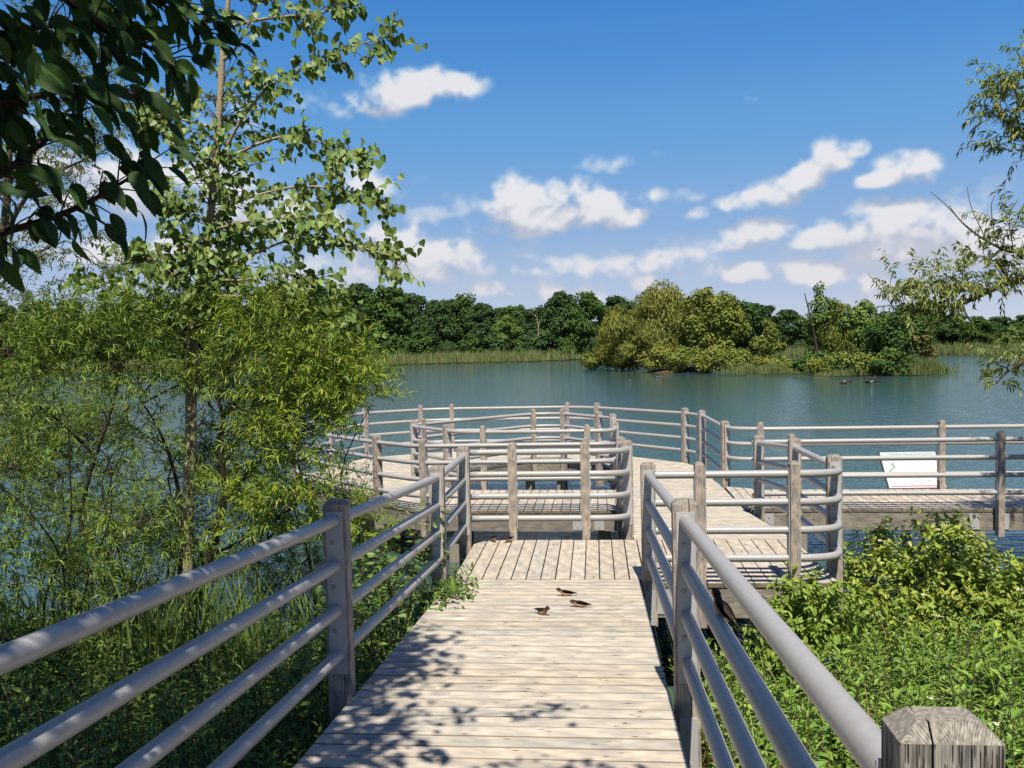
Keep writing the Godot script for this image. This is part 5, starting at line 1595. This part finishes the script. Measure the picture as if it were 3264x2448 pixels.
func build_right() -> void:
	rng.seed = 301
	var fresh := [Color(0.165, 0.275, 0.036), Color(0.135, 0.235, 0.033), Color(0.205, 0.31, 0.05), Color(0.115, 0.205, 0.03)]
	# herbs on the sunlit bank
	var wood := Buf.new()
	var leaves := Buf.new()
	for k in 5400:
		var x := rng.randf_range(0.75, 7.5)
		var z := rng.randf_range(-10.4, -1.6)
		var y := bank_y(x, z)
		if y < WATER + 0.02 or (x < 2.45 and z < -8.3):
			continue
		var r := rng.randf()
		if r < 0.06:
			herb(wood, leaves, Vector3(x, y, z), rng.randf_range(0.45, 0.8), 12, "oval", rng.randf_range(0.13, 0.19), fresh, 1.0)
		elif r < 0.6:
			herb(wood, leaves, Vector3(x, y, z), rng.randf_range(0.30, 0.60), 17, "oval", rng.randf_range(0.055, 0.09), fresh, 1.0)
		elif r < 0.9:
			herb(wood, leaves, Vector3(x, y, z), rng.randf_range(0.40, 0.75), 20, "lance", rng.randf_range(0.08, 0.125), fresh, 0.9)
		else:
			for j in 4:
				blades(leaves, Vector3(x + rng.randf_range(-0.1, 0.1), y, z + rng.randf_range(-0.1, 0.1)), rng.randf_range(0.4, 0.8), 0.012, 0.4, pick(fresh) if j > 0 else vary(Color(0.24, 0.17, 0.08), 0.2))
	var u := tag(Node3D.new(), "lush bright green herbs on the sunny bank beside the right handrail", "undergrowth", "", "stuff")
	u.name = numbered("undergrowth")
	add_child(u)
	part("stems", wood.mesh(), mats.bark_mid, u)
	part("leaves", leaves.mesh(), mats.leaf, u)
	# flowering bush by the water
	flowering_bush("flowering_bush", "large leafy bush with white flower heads in front of the long boardwalk", [
		[Vector3(3.17, -0.58, -9.40), 0.62, 153], [Vector3(3.73, -0.43, -9.40), 0.55, 136], [Vector3(3.71, -0.05, -9.60), 0.32, 71], [Vector3(3.66, 0.17, -9.70), 0.16, 27], [Vector3(2.86, -0.30, -9.60), 0.34, 74], [Vector3(2.97, 0.02, -9.70), 0.16, 23], [Vector3(3.96, -0.33, -9.20), 0.5, 119], [Vector3(4.22, -0.50, -9.00), 0.5, 112], [Vector3(2.65, -0.71, -9.20), 0.5, 112], [Vector3(3.18, -0.84, -8.90), 0.55, 119], [Vector3(3.75, -0.75, -8.80), 0.55, 119], [Vector3(3.24, -0.15, -9.60), 0.26, 44], [Vector3(4.58, -0.37, -9.20), 0.4, 68],
	], [Color(0.22, 0.29, 0.04), Color(0.25, 0.305, 0.045), Color(0.17, 0.25, 0.038), Color(0.28, 0.32, 0.06)], 34, 302)
	flowering_bush("low_bush", "small rounded bush growing at the foot of the landing bay", [
		[Vector3(1.83, -0.10, -8.00), 0.26, 57], [Vector3(1.64, -0.28, -7.90), 0.26, 51], [Vector3(2.08, -0.29, -8.20), 0.28, 54], [Vector3(1.78, -0.45, -7.80), 0.3, 57],
	], [Color(0.17, 0.25, 0.038), Color(0.20, 0.27, 0.042)], 3, 303)
	# tall narrow-leaved plants that stand above the herbs
	var tall := [[Vector3(1.91, -0.34, -7.00), 0.85], [Vector3(2.15, -0.34, -7.10), 0.8], [Vector3(2.29, -0.37, -7.00), 0.75], [Vector3(2.47, -0.41, -7.00), 0.7], [Vector3(1.71, -0.38, -6.90), 0.7], [Vector3(1.96, -0.40, -6.70), 0.7]]
	for a in tall:
		rng.seed = int(a[1] * 1000) + int(absf(a[0].x) * 100)
		var w := Buf.new()
		var l := Buf.new()
		var p: Vector3 = a[0]
		var foot := Vector3(p.x, bank_y(p.x, p.z), p.z)
		herb(w, l, foot, p.y - foot.y + 0.30, 34, "lance", 0.17, [Color(0.14, 0.23, 0.04), Color(0.16, 0.25, 0.05)], 0.9, 0.08)
		var t := thing("tall_herb", "tall bright herb with long narrow leaves standing above the bank herbs", "plant", Vector3.ZERO, "tall herbs on the sunny bank")
		part("stem", w.mesh(), mats.bark_mid, t)
		part("leaves", l.mesh(), mats.leaf, t).set_meta("kind", "stuff")
	# white flower heads among the herbs
	for p in [Vector3(2.25, 0.07, -5.60), Vector3(1.98, 0.31, -4.60), Vector3(2.10, -0.05, -5.80)]:
		var f := Buf.new()
		var s := Buf.new()
		flower_head(f, p + Vector3(0, 0.06, 0), 0.028)
		tube(s, PackedVector3Array([Vector3(p.x, bank_y(p.x, p.z), p.z), p + Vector3(0, 0.05, 0)]), PackedFloat32Array([0.004, 0.003]), 4, Color.WHITE, false)
		var t := thing("wild_flower", "cream flower head on a thin stem among the bank herbs", "flower", Vector3.ZERO, "flower heads on the sunny bank")
		part("flower_head", f.mesh(), mats.leaf, t)
		part("stem", s.mesh(), mats.bark_mid, t)
	# willow at the right whose branches hang into view
	rng.seed = 311
	var pale := [Color(0.19, 0.235, 0.06), Color(0.23, 0.26, 0.075), Color(0.14, 0.185, 0.048), Color(0.26, 0.28, 0.09)]
	var t2 := willow_bush("leaning_willow", "leafy willow leaning in from the side with drooping branches and bare twigs over the water", [
		[[Vector3(6.2, -0.7, -7.2), Vector3(6.1, 0.8, -7.6), Vector3(5.8, 2.0, -8.0), Vector3(5.4, 3.6, -8.3), Vector3(5.2, 5.4, -8.6)], 0.15, 0.04],
		[[Vector3(5.8, 2.0, -8.0), Vector3(4.10, 2.92, -8.20), Vector3(3.81, 2.83, -8.30), Vector3(3.57, 2.72, -8.40), Vector3(3.36, 2.61, -8.50), Vector3(3.12, 2.56, -8.50), Vector3(2.92, 2.55, -8.50)], 0.045, 0.008],
		[[Vector3(3.36, 2.61, -8.50), Vector3(3.20, 2.46, -8.50), Vector3(3.00, 2.41, -8.50), Vector3(2.83, 2.43, -8.50)], 0.014, 0.004],
		[[Vector3(5.6, 2.9, -8.2), Vector3(4.07, 3.21, -8.30), Vector3(3.80, 3.05, -8.40), Vector3(3.57, 3.17, -8.50), Vector3(3.36, 3.34, -8.50), Vector3(3.24, 3.50, -8.50)], 0.022, 0.003],
		[[Vector3(5.3, 4.4, -8.4), Vector3(4.20, 4.18, -8.50), Vector3(3.89, 4.15, -8.50), Vector3(3.72, 4.24, -8.50), Vector3(3.60, 4.33, -8.50)], 0.028, 0.006],
		[[Vector3(5.4, 3.6, -8.3), Vector3(6.2, 4.0, -9.8), Vector3(6.8, 4.2, -11.4)], 0.035, 0.01],
		[[Vector3(6.0, 1.2, -7.8), Vector3(4.00, 2.24, -8.00), Vector3(3.74, 2.12, -8.00), Vector3(3.55, 2.01, -8.00)], 0.022, 0.005],
		[[Vector3(5.3, 4.2, -8.4), Vector3(4.26, 4.68, -8.40), Vector3(3.96, 4.56, -8.50), Vector3(3.76, 4.53, -8.50)], 0.02, 0.005],
		# bare twigs
		[[Vector3(3.36, 3.34, -8.50), Vector3(3.20, 3.52, -8.50), Vector3(3.08, 3.63, -8.50)], 0.005, 0.002], [[Vector3(3.57, 3.17, -8.50), Vector3(3.44, 3.47, -8.50), Vector3(3.40, 3.66, -8.50)], 0.005, 0.002], [[Vector3(3.65, 3.15, -8.50), Vector3(3.61, 3.46, -8.50), Vector3(3.64, 3.58, -8.50)], 0.005, 0.002], [[Vector3(3.76, 3.07, -8.40), Vector3(3.72, 3.36, -8.40), Vector3(3.80, 3.52, -8.40)], 0.005, 0.002],
		[[Vector3(2.83, 2.47, -8.50), Vector3(2.71, 2.65, -8.50), Vector3(2.59, 2.82, -8.50), Vector3(2.52, 2.91, -8.50)], 0.005, 0.002], [[Vector3(2.87, 2.52, -8.50), Vector3(2.73, 2.77, -8.50), Vector3(2.75, 2.94, -8.50)], 0.005, 0.002],
	], [
		[Vector3(2.87, 2.77, -8.50), 0.20, 21], [Vector3(3.12, 2.81, -8.50), 0.22, 25], [Vector3(2.87, 2.56, -8.50), 0.18, 18], [Vector3(3.39, 2.73, -8.45), 0.18, 20], [Vector3(3.16, 2.63, -8.50), 0.18, 15], [Vector3(3.53, 2.75, -8.40), 0.15, 14], [Vector3(3.57, 2.96, -8.50), 0.18, 14], [Vector3(3.77, 3.25, -8.50), 0.22, 21], [Vector3(3.88, 2.98, -8.40), 0.24, 23], [Vector3(3.68, 2.87, -8.40), 0.14, 10],
		[Vector3(3.72, 4.53, -8.50), 0.22, 21], [Vector3(3.68, 4.29, -8.50), 0.22, 21], [Vector3(3.84, 4.36, -8.50), 0.24, 23], [Vector3(3.80, 4.07, -8.50), 0.20, 15], [Vector3(3.96, 4.11, -8.50), 0.25, 21], [Vector3(3.90, 4.69, -8.50), 0.2, 15], [Vector3(3.86, 3.91, -8.50), 0.14, 10],
		[Vector3(3.53, 2.03, -8.00), 0.13, 8], [Vector3(3.64, 2.05, -8.00), 0.15, 10], [Vector3(3.44, 1.89, -8.00), 0.08, 5], [Vector3(3.78, 2.08, -8.00), 0.2, 12],
		[Vector3(5.6, 4.6, -8.4), 0.8, 120], [Vector3(6.4, 4.4, -9.0), 0.9, 120], [Vector3(6.2, 5.4, -8.2), 0.9, 110], [Vector3(5.9, 3.4, -9.4), 0.45, 50], [Vector3(7.2, 3.8, -9.5), 0.9, 110], [Vector3(6.9, 2.8, -10.2), 0.8, 100], [Vector3(6.3, 3.2, -10.6), 0.5, 60], [Vector3(6.35, 4.1, -11.6), 0.5, 120], [Vector3(7.2, 4.0, -11.8), 0.8, 140], [Vector3(6.9, 4.8, -11.2), 0.7, 110],
	], pale, 0.085, 13, 0.30, "tree", "bark_mid", 0.75)


func flower_head(f: Buf, p: Vector3, r: float) -> void:
	var s: Array = leaf_shapes.oval
	for k in 26:
		var d := any_dir()
		d.y = absf(d.y) * 0.5
		f.leaf(s[0], s[1], Transform3D(aim((d + Vector3.UP * 0.4).normalized(), (Vector3.UP + any_dir() * 0.4).normalized(), r * 0.5), p + d * r * rng.randf() * Vector3(1, 0.5, 1)), vary(Color(0.72, 0.72, 0.55), 0.12))


func flowering_bush(called: String, label: String, balls: Array, cols: Array, heads: int, sd: int) -> void:
	rng.seed = sd
	var t := thing(called, label, "bush", Vector3.ZERO)
	var wood := Buf.new()
	var leaves := Buf.new()
	var frame := PackedVector3Array()
	for b in balls:
		var c: Vector3 = b[0]
		var foot := Vector3(c.x * 0.85 + balls[0][0].x * 0.15, 0, c.z)
		foot.y = maxf(bank_y(foot.x, foot.z), WATER - 0.3)
		frame.append_array(limb(wood, [foot, foot.lerp(c, 0.5) + any_dir() * 0.08, c], 0.012, 0.004, 5))
	fill(wood, leaves, frame, balls, "oval", 0.075, 13, cols, 0.05, 0.75, 0.30)
	part("stems", wood.mesh(), mats.bark_mid, t)
	part("leaves", leaves.mesh(), mats.leaf, t).set_meta("kind", "stuff")
	for k in heads:
		var b: Array = balls[rng.randi() % balls.size()]
		var d := any_dir()
		d.y = absf(d.y) + 0.5
		var f := Buf.new()
		flower_head(f, (b[0] as Vector3) + d.normalized() * (b[1] as float) * 1.08, 0.04)
		part("flower_head", f.mesh(), mats.leaf, t)


# ------------------------------------------------------------------ sign
func build_sign() -> void:
	var w := 1.0
	var h := 0.77
	var t := thing("information_sign", "white information panel tilted on a low stand behind the boardwalk railing", "sign", Vector3(5.755, -0.184, -16.76))
	var lean := Basis(Vector3.UP, 0.03) * Basis(Vector3.RIGHT, -deg_to_rad(41.0))
	part("frame", box_mesh(Vector3(w + 0.05, h + 0.05, 0.03), 0.004), mats.sign_frame, t, Transform3D(lean, lean * Vector3(0, 0, -0.018)))
	var im := Image.create(512, 364, false, Image.FORMAT_RGB8)
	im.fill(Color(0.71, 0.71, 0.71))
	im.fill_rect(Rect2i(0, 0, 512, 90), Color(0.59, 0.655, 0.67))
	im.fill_rect(Rect2i(30, 40, 430, 2), Color(0.22, 0.32, 0.35))
	for y in range(110, 200):
		var x := 95 - (y - 110) * 0.55 + 12 * sin(y * 0.09)
		im.fill_rect(Rect2i(int(x), y, 22, 1), Color(0.33, 0.48, 0.39))
	im.fill_rect(Rect2i(34, 216, 118, 9), Color(0.54, 0.36, 0.42))
	im.fill_rect(Rect2i(40, 220, 46, 3), Color(0.7, 0.66, 0.67))
	im.fill_rect(Rect2i(330, 105, 150, 60), Color(0.66, 0.70, 0.70))
	for p in [[140, 112], [165, 122], [195, 120], [222, 110]]:
		im.fill_rect(Rect2i(p[0], p[1], 3, 7), Color(0.3, 0.3, 0.3))
	for a in [[30, 140], [190, 130], [345, 130]]:
		im.fill_rect(Rect2i(a[0], 309, a[1], 2), Color(0.36, 0.38, 0.36))
		for k in 18:
			im.fill_rect(Rect2i(a[0] + a[1] - 18 + k, 310 - (18 - k) / 2, 1, 18 - k + 1), Color(0.42, 0.44, 0.42))
	for a in [[255, 295], [365, 292], [440, 294]]:
		for k in 26:
			im.fill_rect(Rect2i(a[0] + k, a[1], 1, 15 - k / 2), Color(0.44, 0.46, 0.44))
	im.fill_rect(Rect2i(22, 342, 470, 12), Color(0.53, 0.31, 0.38))
	var m := plain(Color.WHITE, 0.35, 0.4)
	m.albedo_texture = ImageTexture.create_from_image(im)
	var face := Buf.new()
	face.quad(Vector3(-w / 2, h / 2, 0), Vector3(w / 2, h / 2, 0), Vector3(w / 2, -h / 2, 0), Vector3(-w / 2, -h / 2, 0), Vector2(0, 0), Vector2(1, 0), Vector2(1, 1), Vector2(0, 1), Color.WHITE)
	face.n.fill(Vector3.BACK)
	var panel := part("panel", face.mesh(), m, t, Transform3D(lean, Vector3.ZERO))
	var title := TextMesh.new()
	var font := SystemFont.new()
	font.font_names = PackedStringArray(["Droid Sans"])
	title.font = font
	title.text = "The Lifecycle of the Large Clay Borrow Pit Pond"
	title.font_size = 32
	title.pixel_size = 0.00115
	title.depth = 0.001
	part("title", title, plain(lin(0.03, 0.05, 0.06), 0.6), panel, Transform3D(Basis.IDENTITY, Vector3(0.06, h / 2 - 0.045, 0.002)))
	part("stand", box_mesh(Vector3(0.16, 1.2, 0.08), 0.006), mats.sign_frame, t, Transform3D(Basis.IDENTITY, Vector3(-0.1, -0.75, -0.06)))


# ------------------------------------------------------------------ birds
# lofted body: rings [z, y, half width, half height]; colour_at(t along, angle)
func loft(b: Buf, rings: Array, sides: int, colour_at: Callable) -> void:
	var first := b.v.size()
	for k in rings.size():
		var r: Array = rings[k]
		for j in sides:
			var a := TAU * j / sides
			var nn := Vector3(cos(a) / maxf(r[2], 0.001), sin(a) / maxf(r[3], 0.001), 0).normalized()
			b.put(Vector3(cos(a) * r[2], r[1] + sin(a) * r[3], r[0]), nn, Vector2.ZERO, colour_at.call(k / float(rings.size() - 1), sin(a)))
	for k in rings.size() - 1:
		for j in sides:
			var a := first + k * sides + j
			var c := first + k * sides + (j + 1) % sides
			b.tri(a, c, c + sides)
			b.tri(a, c + sides, a + sides)


# barn swallow about 15 cm long, resting on its belly; head towards -z
func swallow(label: String, at: Vector3, turn: float, pitch: float, raise: float, look: float, group := "") -> Node3D:
	var t := thing("swallow", label, "bird", at, group)
	t.basis = Basis(Vector3.UP, turn) * Basis(Vector3.RIGHT, pitch)
	var navy := Color(0.024, 0.016, 0.014)
	var rust := Color(0.20, 0.062, 0.026)
	var buff := Color(0.36, 0.22, 0.13)
	var body := Buf.new()
	loft(body, [[0.066, 0.026, 0.004, 0.003], [0.056, 0.025, 0.011, 0.008], [0.036, 0.024, 0.019, 0.016], [0.012, 0.024, 0.0255, 0.023], [-0.012, 0.027, 0.026, 0.0245], [-0.032, 0.034, 0.0235, 0.0225], [-0.044, 0.043 + raise * 0.5, 0.0195, 0.0195], [-0.053, 0.051 + raise, 0.0185, 0.0185], [-0.064, 0.055 + raise, 0.0185, 0.0178], [-0.075, 0.055 + raise, 0.0145, 0.0135], [-0.081, 0.053 + raise, 0.006, 0.005], [-0.0825, 0.0525 + raise, 0.0045, 0.003], [-0.092, 0.051 + raise, 0.0008, 0.0006]], 16, func(f: float, s: float) -> Color:
		if f > 0.9:
			return Color(0.012, 0.011, 0.010)
		if f > 0.5:
			return rust if (s < 0.0 and f < 0.88) or (f > 0.7 and f < 0.86 and s < 0.15) else navy
		return buff if s < 0.30 else navy)
	part("body", body.mesh(), mats.feather, t)
	for sd in [-1.0, 1.0]:
		var wing := Buf.new()
		# folded wing: from the shoulder back past the tail, a thin curved blade
		var rows := [[-0.026, 0.046, 0.017, 0.005], [-0.005, 0.043, 0.0245, 0.0085], [0.022, 0.040, 0.0235, 0.0085], [0.050, 0.036, 0.017, 0.007], [0.080, 0.033, 0.010, 0.004], [0.104, 0.031, 0.006, 0.001]]
		var k0 := wing.v.size()
		for r in rows:
			for e in [-1.0, 0.0, 1.0]:
				var lift: float = r[3] * e
				wing.put(Vector3(sd * (r[2] + 0.003 - absf(e) * 0.004), r[1] + lift, r[0]), Vector3(sd, 0.4 * e, 0).normalized(), Vector2.ZERO, navy)
		for r in rows.size() - 1:
			for e in 2:
				var a := k0 + r * 3 + e
				wing.i.append_array([a, a + 3, a + 1, a + 1, a + 3, a + 4])
		part("wing", wing.mesh(), mats.feather, t)
		var tail := Buf.new()
		tail.quad(Vector3(0.001 * sd, 0.028, 0.055), Vector3(0.009 * sd, 0.027, 0.055), Vector3(0.014 * sd, 0.024, 0.118), Vector3(0.011 * sd, 0.024, 0.118), Vector2.ZERO, Vector2.ZERO, Vector2.ZERO, Vector2.ZERO, navy)
		part("tail_feather", tail.mesh(), mats.feather, t)
		var eye := SphereMesh.new()
		eye.radius = 0.0022
		eye.height = 0.0044
		eye.radial_segments = 8
		eye.rings = 5
		part("eye", eye, mats.sign_frame, t, Transform3D(Basis.IDENTITY, Vector3(sd * 0.0145, 0.058 + raise, -0.069)))
	return t


func goose(label: String, at: Vector3, turn: float, size: float, dark: Color, called := "goose", group := "geese swimming in front of the smaller island") -> void:
	var t := thing(called, label, "bird", at, group)
	t.basis = Basis(Vector3.UP, turn) * size
	var body := Buf.new()
	loft(body, [[0.46, 0.16, 0.01, 0.01], [0.38, 0.14, 0.07, 0.05], [0.22, 0.10, 0.15, 0.13], [0.0, 0.08, 0.19, 0.17], [-0.2, 0.10, 0.16, 0.15], [-0.31, 0.17, 0.10, 0.11], [-0.33, 0.26, 0.07, 0.07], [-0.34, 0.36, 0.055, 0.06], [-0.355, 0.48, 0.055, 0.06], [-0.40, 0.54, 0.06, 0.05], [-0.46, 0.53, 0.035, 0.03], [-0.52, 0.515, 0.012, 0.01]], 12, func(f: float, s: float) -> Color:
		if f > 0.52:
			return Color(0.012, 0.012, 0.012)
		if f < 0.14:
			return Color(0.45, 0.43, 0.40)
		return dark if s > -0.35 else Color(0.07, 0.06, 0.05))
	part("body", body.mesh(), mats.feather, t)
	for sd in [-1.0, 1.0]:
		var wing := Buf.new()
		loft(wing, [[0.40, 0.17, 0.004, 0.01], [0.25, 0.15, 0.02, 0.06], [0.05, 0.13, 0.025, 0.09], [-0.15, 0.14, 0.015, 0.06], [-0.2, 0.15, 0.003, 0.01]], 8, func(_f: float, _s: float) -> Color: return dark * 0.8)
		part("wing", wing.mesh(), mats.feather, t, Transform3D(Basis.IDENTITY, Vector3(sd * 0.15, 0, 0)))


func build_birds() -> void:
	# on the ramp
	var on := func(x: float, z: float) -> Vector3: return Vector3(x, ramp_y(z) - 0.001, z)
	swallow("swallow lying on the ramp planks, its tail turned to the handrail", on.call(-0.305, -7.87), PI * 0.5 + 0.05, 0.05, 0.004, 0.0)
	swallow("swallow on the ramp planks with its head tucked low against its breast", on.call(-0.17, -7.42), PI * 0.5 - 0.1, 0.05, -0.010, 0.0)
	swallow("swallow sitting on the ramp planks with rusty breast and raised head", on.call(-0.465, -7.13), PI + 0.75, 0.0, 0.014, 0.0)
	# at the far corner of the landing
	swallow("dark swallow standing at the rounded corner of the landing", Vector3(-1.22, 0.012, -10.25), 0.4, -0.55, 0.01, 0.0)
	swallow("swallow with ruffled pale breast at the far edge of the landing", Vector3(-1.05, 0.008, -10.25), 2.6, -0.1, 0.008, 0.0)
	# on the second pipe of the right handrail
	var z := -3.66
	swallow("dark swallow perched on the second pipe of the right handrail", Vector3(0.49, ramp_y(z) + 0.78 + 0.034, z), 0.75, 0.62, 0.006, 0.0)
	# on the pond
	var g := Color(0.020, 0.017, 0.014)
	goose("dark goose swimming in front of the smaller island", Vector3((Vector2(16.79, -62.00)).x, WATER - 0.02, -62.0), 1.4, 0.7, g)
	goose("dark goose swimming in front of the smaller island", Vector3((Vector2(17.43, -63.00)).x, WATER - 0.02, -63.2), -1.3, 0.75, g)
	goose("dark goose swimming in front of the smaller island", Vector3((Vector2(18.55, -62.00)).x, WATER - 0.02, -62.5), 0.6, 0.75, g)
	goose("dark goose swimming in front of the smaller island", Vector3((Vector2(19.25, -63.00)).x, WATER - 0.02, -63.0), -1.5, 0.7, g)
	goose("small dark duck swimming alone off the larger island", Vector3((Vector2(2.59, -72.00)).x, WATER - 0.05, -72.0), 1.5, 0.6, Color(0.03, 0.03, 0.03), "duck", "")
	goose("small pale brown duck close to the larger island", Vector3((Vector2(5.53, -77.00)).x, WATER - 0.05, -77.0), -1.5, 0.6, Color(0.09, 0.065, 0.04), "duck", "")


# white splashes that the swallows left on the planks
func build_droppings() -> void:
	rng.seed = 401
	for a in [["white bird dropping on the ramp planks beside the spilling vine", -1.12, -6.95, 0.07, 0.028], ["small white bird dropping on the ramp planks near the handrail", 0.22, -7.45, 0.03, 0.016], ["tiny white bird dropping in the middle of the ramp planks", -0.12, -6.42, 0.016, 0.012]]:
		var b := Buf.new()
		var n := 14
		b.put(Vector3(0, 0.0035, 0), Vector3.UP, Vector2.ZERO, Color.WHITE)
		for k in n:
			var f := rng.randf_range(0.6, 1.2)
			b.put(Vector3(cos(TAU * k / n) * a[3] * f, 0.0012, sin(TAU * k / n) * a[4] * f), Vector3.UP, Vector2.ZERO, Color.WHITE)
		for k in n:
			b.tri(0, 1 + k, 1 + (k + 1) % n)
		var o := tag(top_mesh("bird_dropping", b.mesh(), mats.dropping), a[0], "dropping")
		o.position = Vector3(a[1], ramp_y(a[2]) + 0.002, a[2])
		o.rotation.x = atan(1.0 / 12.0) * -1.0


func _ready() -> void:
	# camera: eye height of a person on the ramp, turned a little left of the ramp's run and slightly rolled
	var cam := Camera3D.new()
	cam.name = "camera"
	cam.fov = 46.80
	cam.near = 0.05
	cam.far = 6000.0
	add_child(cam)
	cam.transform = Transform3D(Basis(Vector3(0.99544, -0.02396, -0.09233), Vector3(0.01915, 0.99843, -0.05265), Vector3(0.09344, 0.05064, 0.99434)).orthonormalized(), Vector3(0, 2.38, 0))
	cam.current = true
	# sky
	var env := Environment.new()
	env.background_mode = Environment.BG_SKY
	var sky := Sky.new()
	var pano := PanoramaSkyMaterial.new()
	pano.panorama = make_sky()
	sky.sky_material = pano
	env.sky = sky
	env.tonemap_mode = Environment.TONE_MAPPER_LINEAR
	env.tonemap_exposure = 1.72
	env.background_energy_multiplier = 0.58
	env.sdfgi_enabled = true
	env.ssao_enabled = true
	env.ssil_enabled = true
	var we := WorldEnvironment.new()
	we.name = "world"
	we.environment = env
	add_child(we)
	# sun: high, behind the viewer and a little to the right
	var sun := DirectionalLight3D.new()
	sun.name = "sun"
	sun.light_energy = 1.6
	sun.light_color = Color(1.0, 0.96, 0.90)
	sun.light_angular_distance = 0.53
	sun.shadow_enabled = true
	add_child(sun)
	sun.look_at_from_position(SUN_DIR * 50.0, Vector3.ZERO, Vector3.FORWARD)

	rng.seed = 1
	make_materials()
	make_leaf_shapes()
	build_land()
	build_far()
	rng.seed = 2
	make_post_kinds()
	build_boardwalk()
	build_poplar()
	build_cherry()
	build_left()
	build_right()
	build_sign()
	build_birds()
	build_droppings()
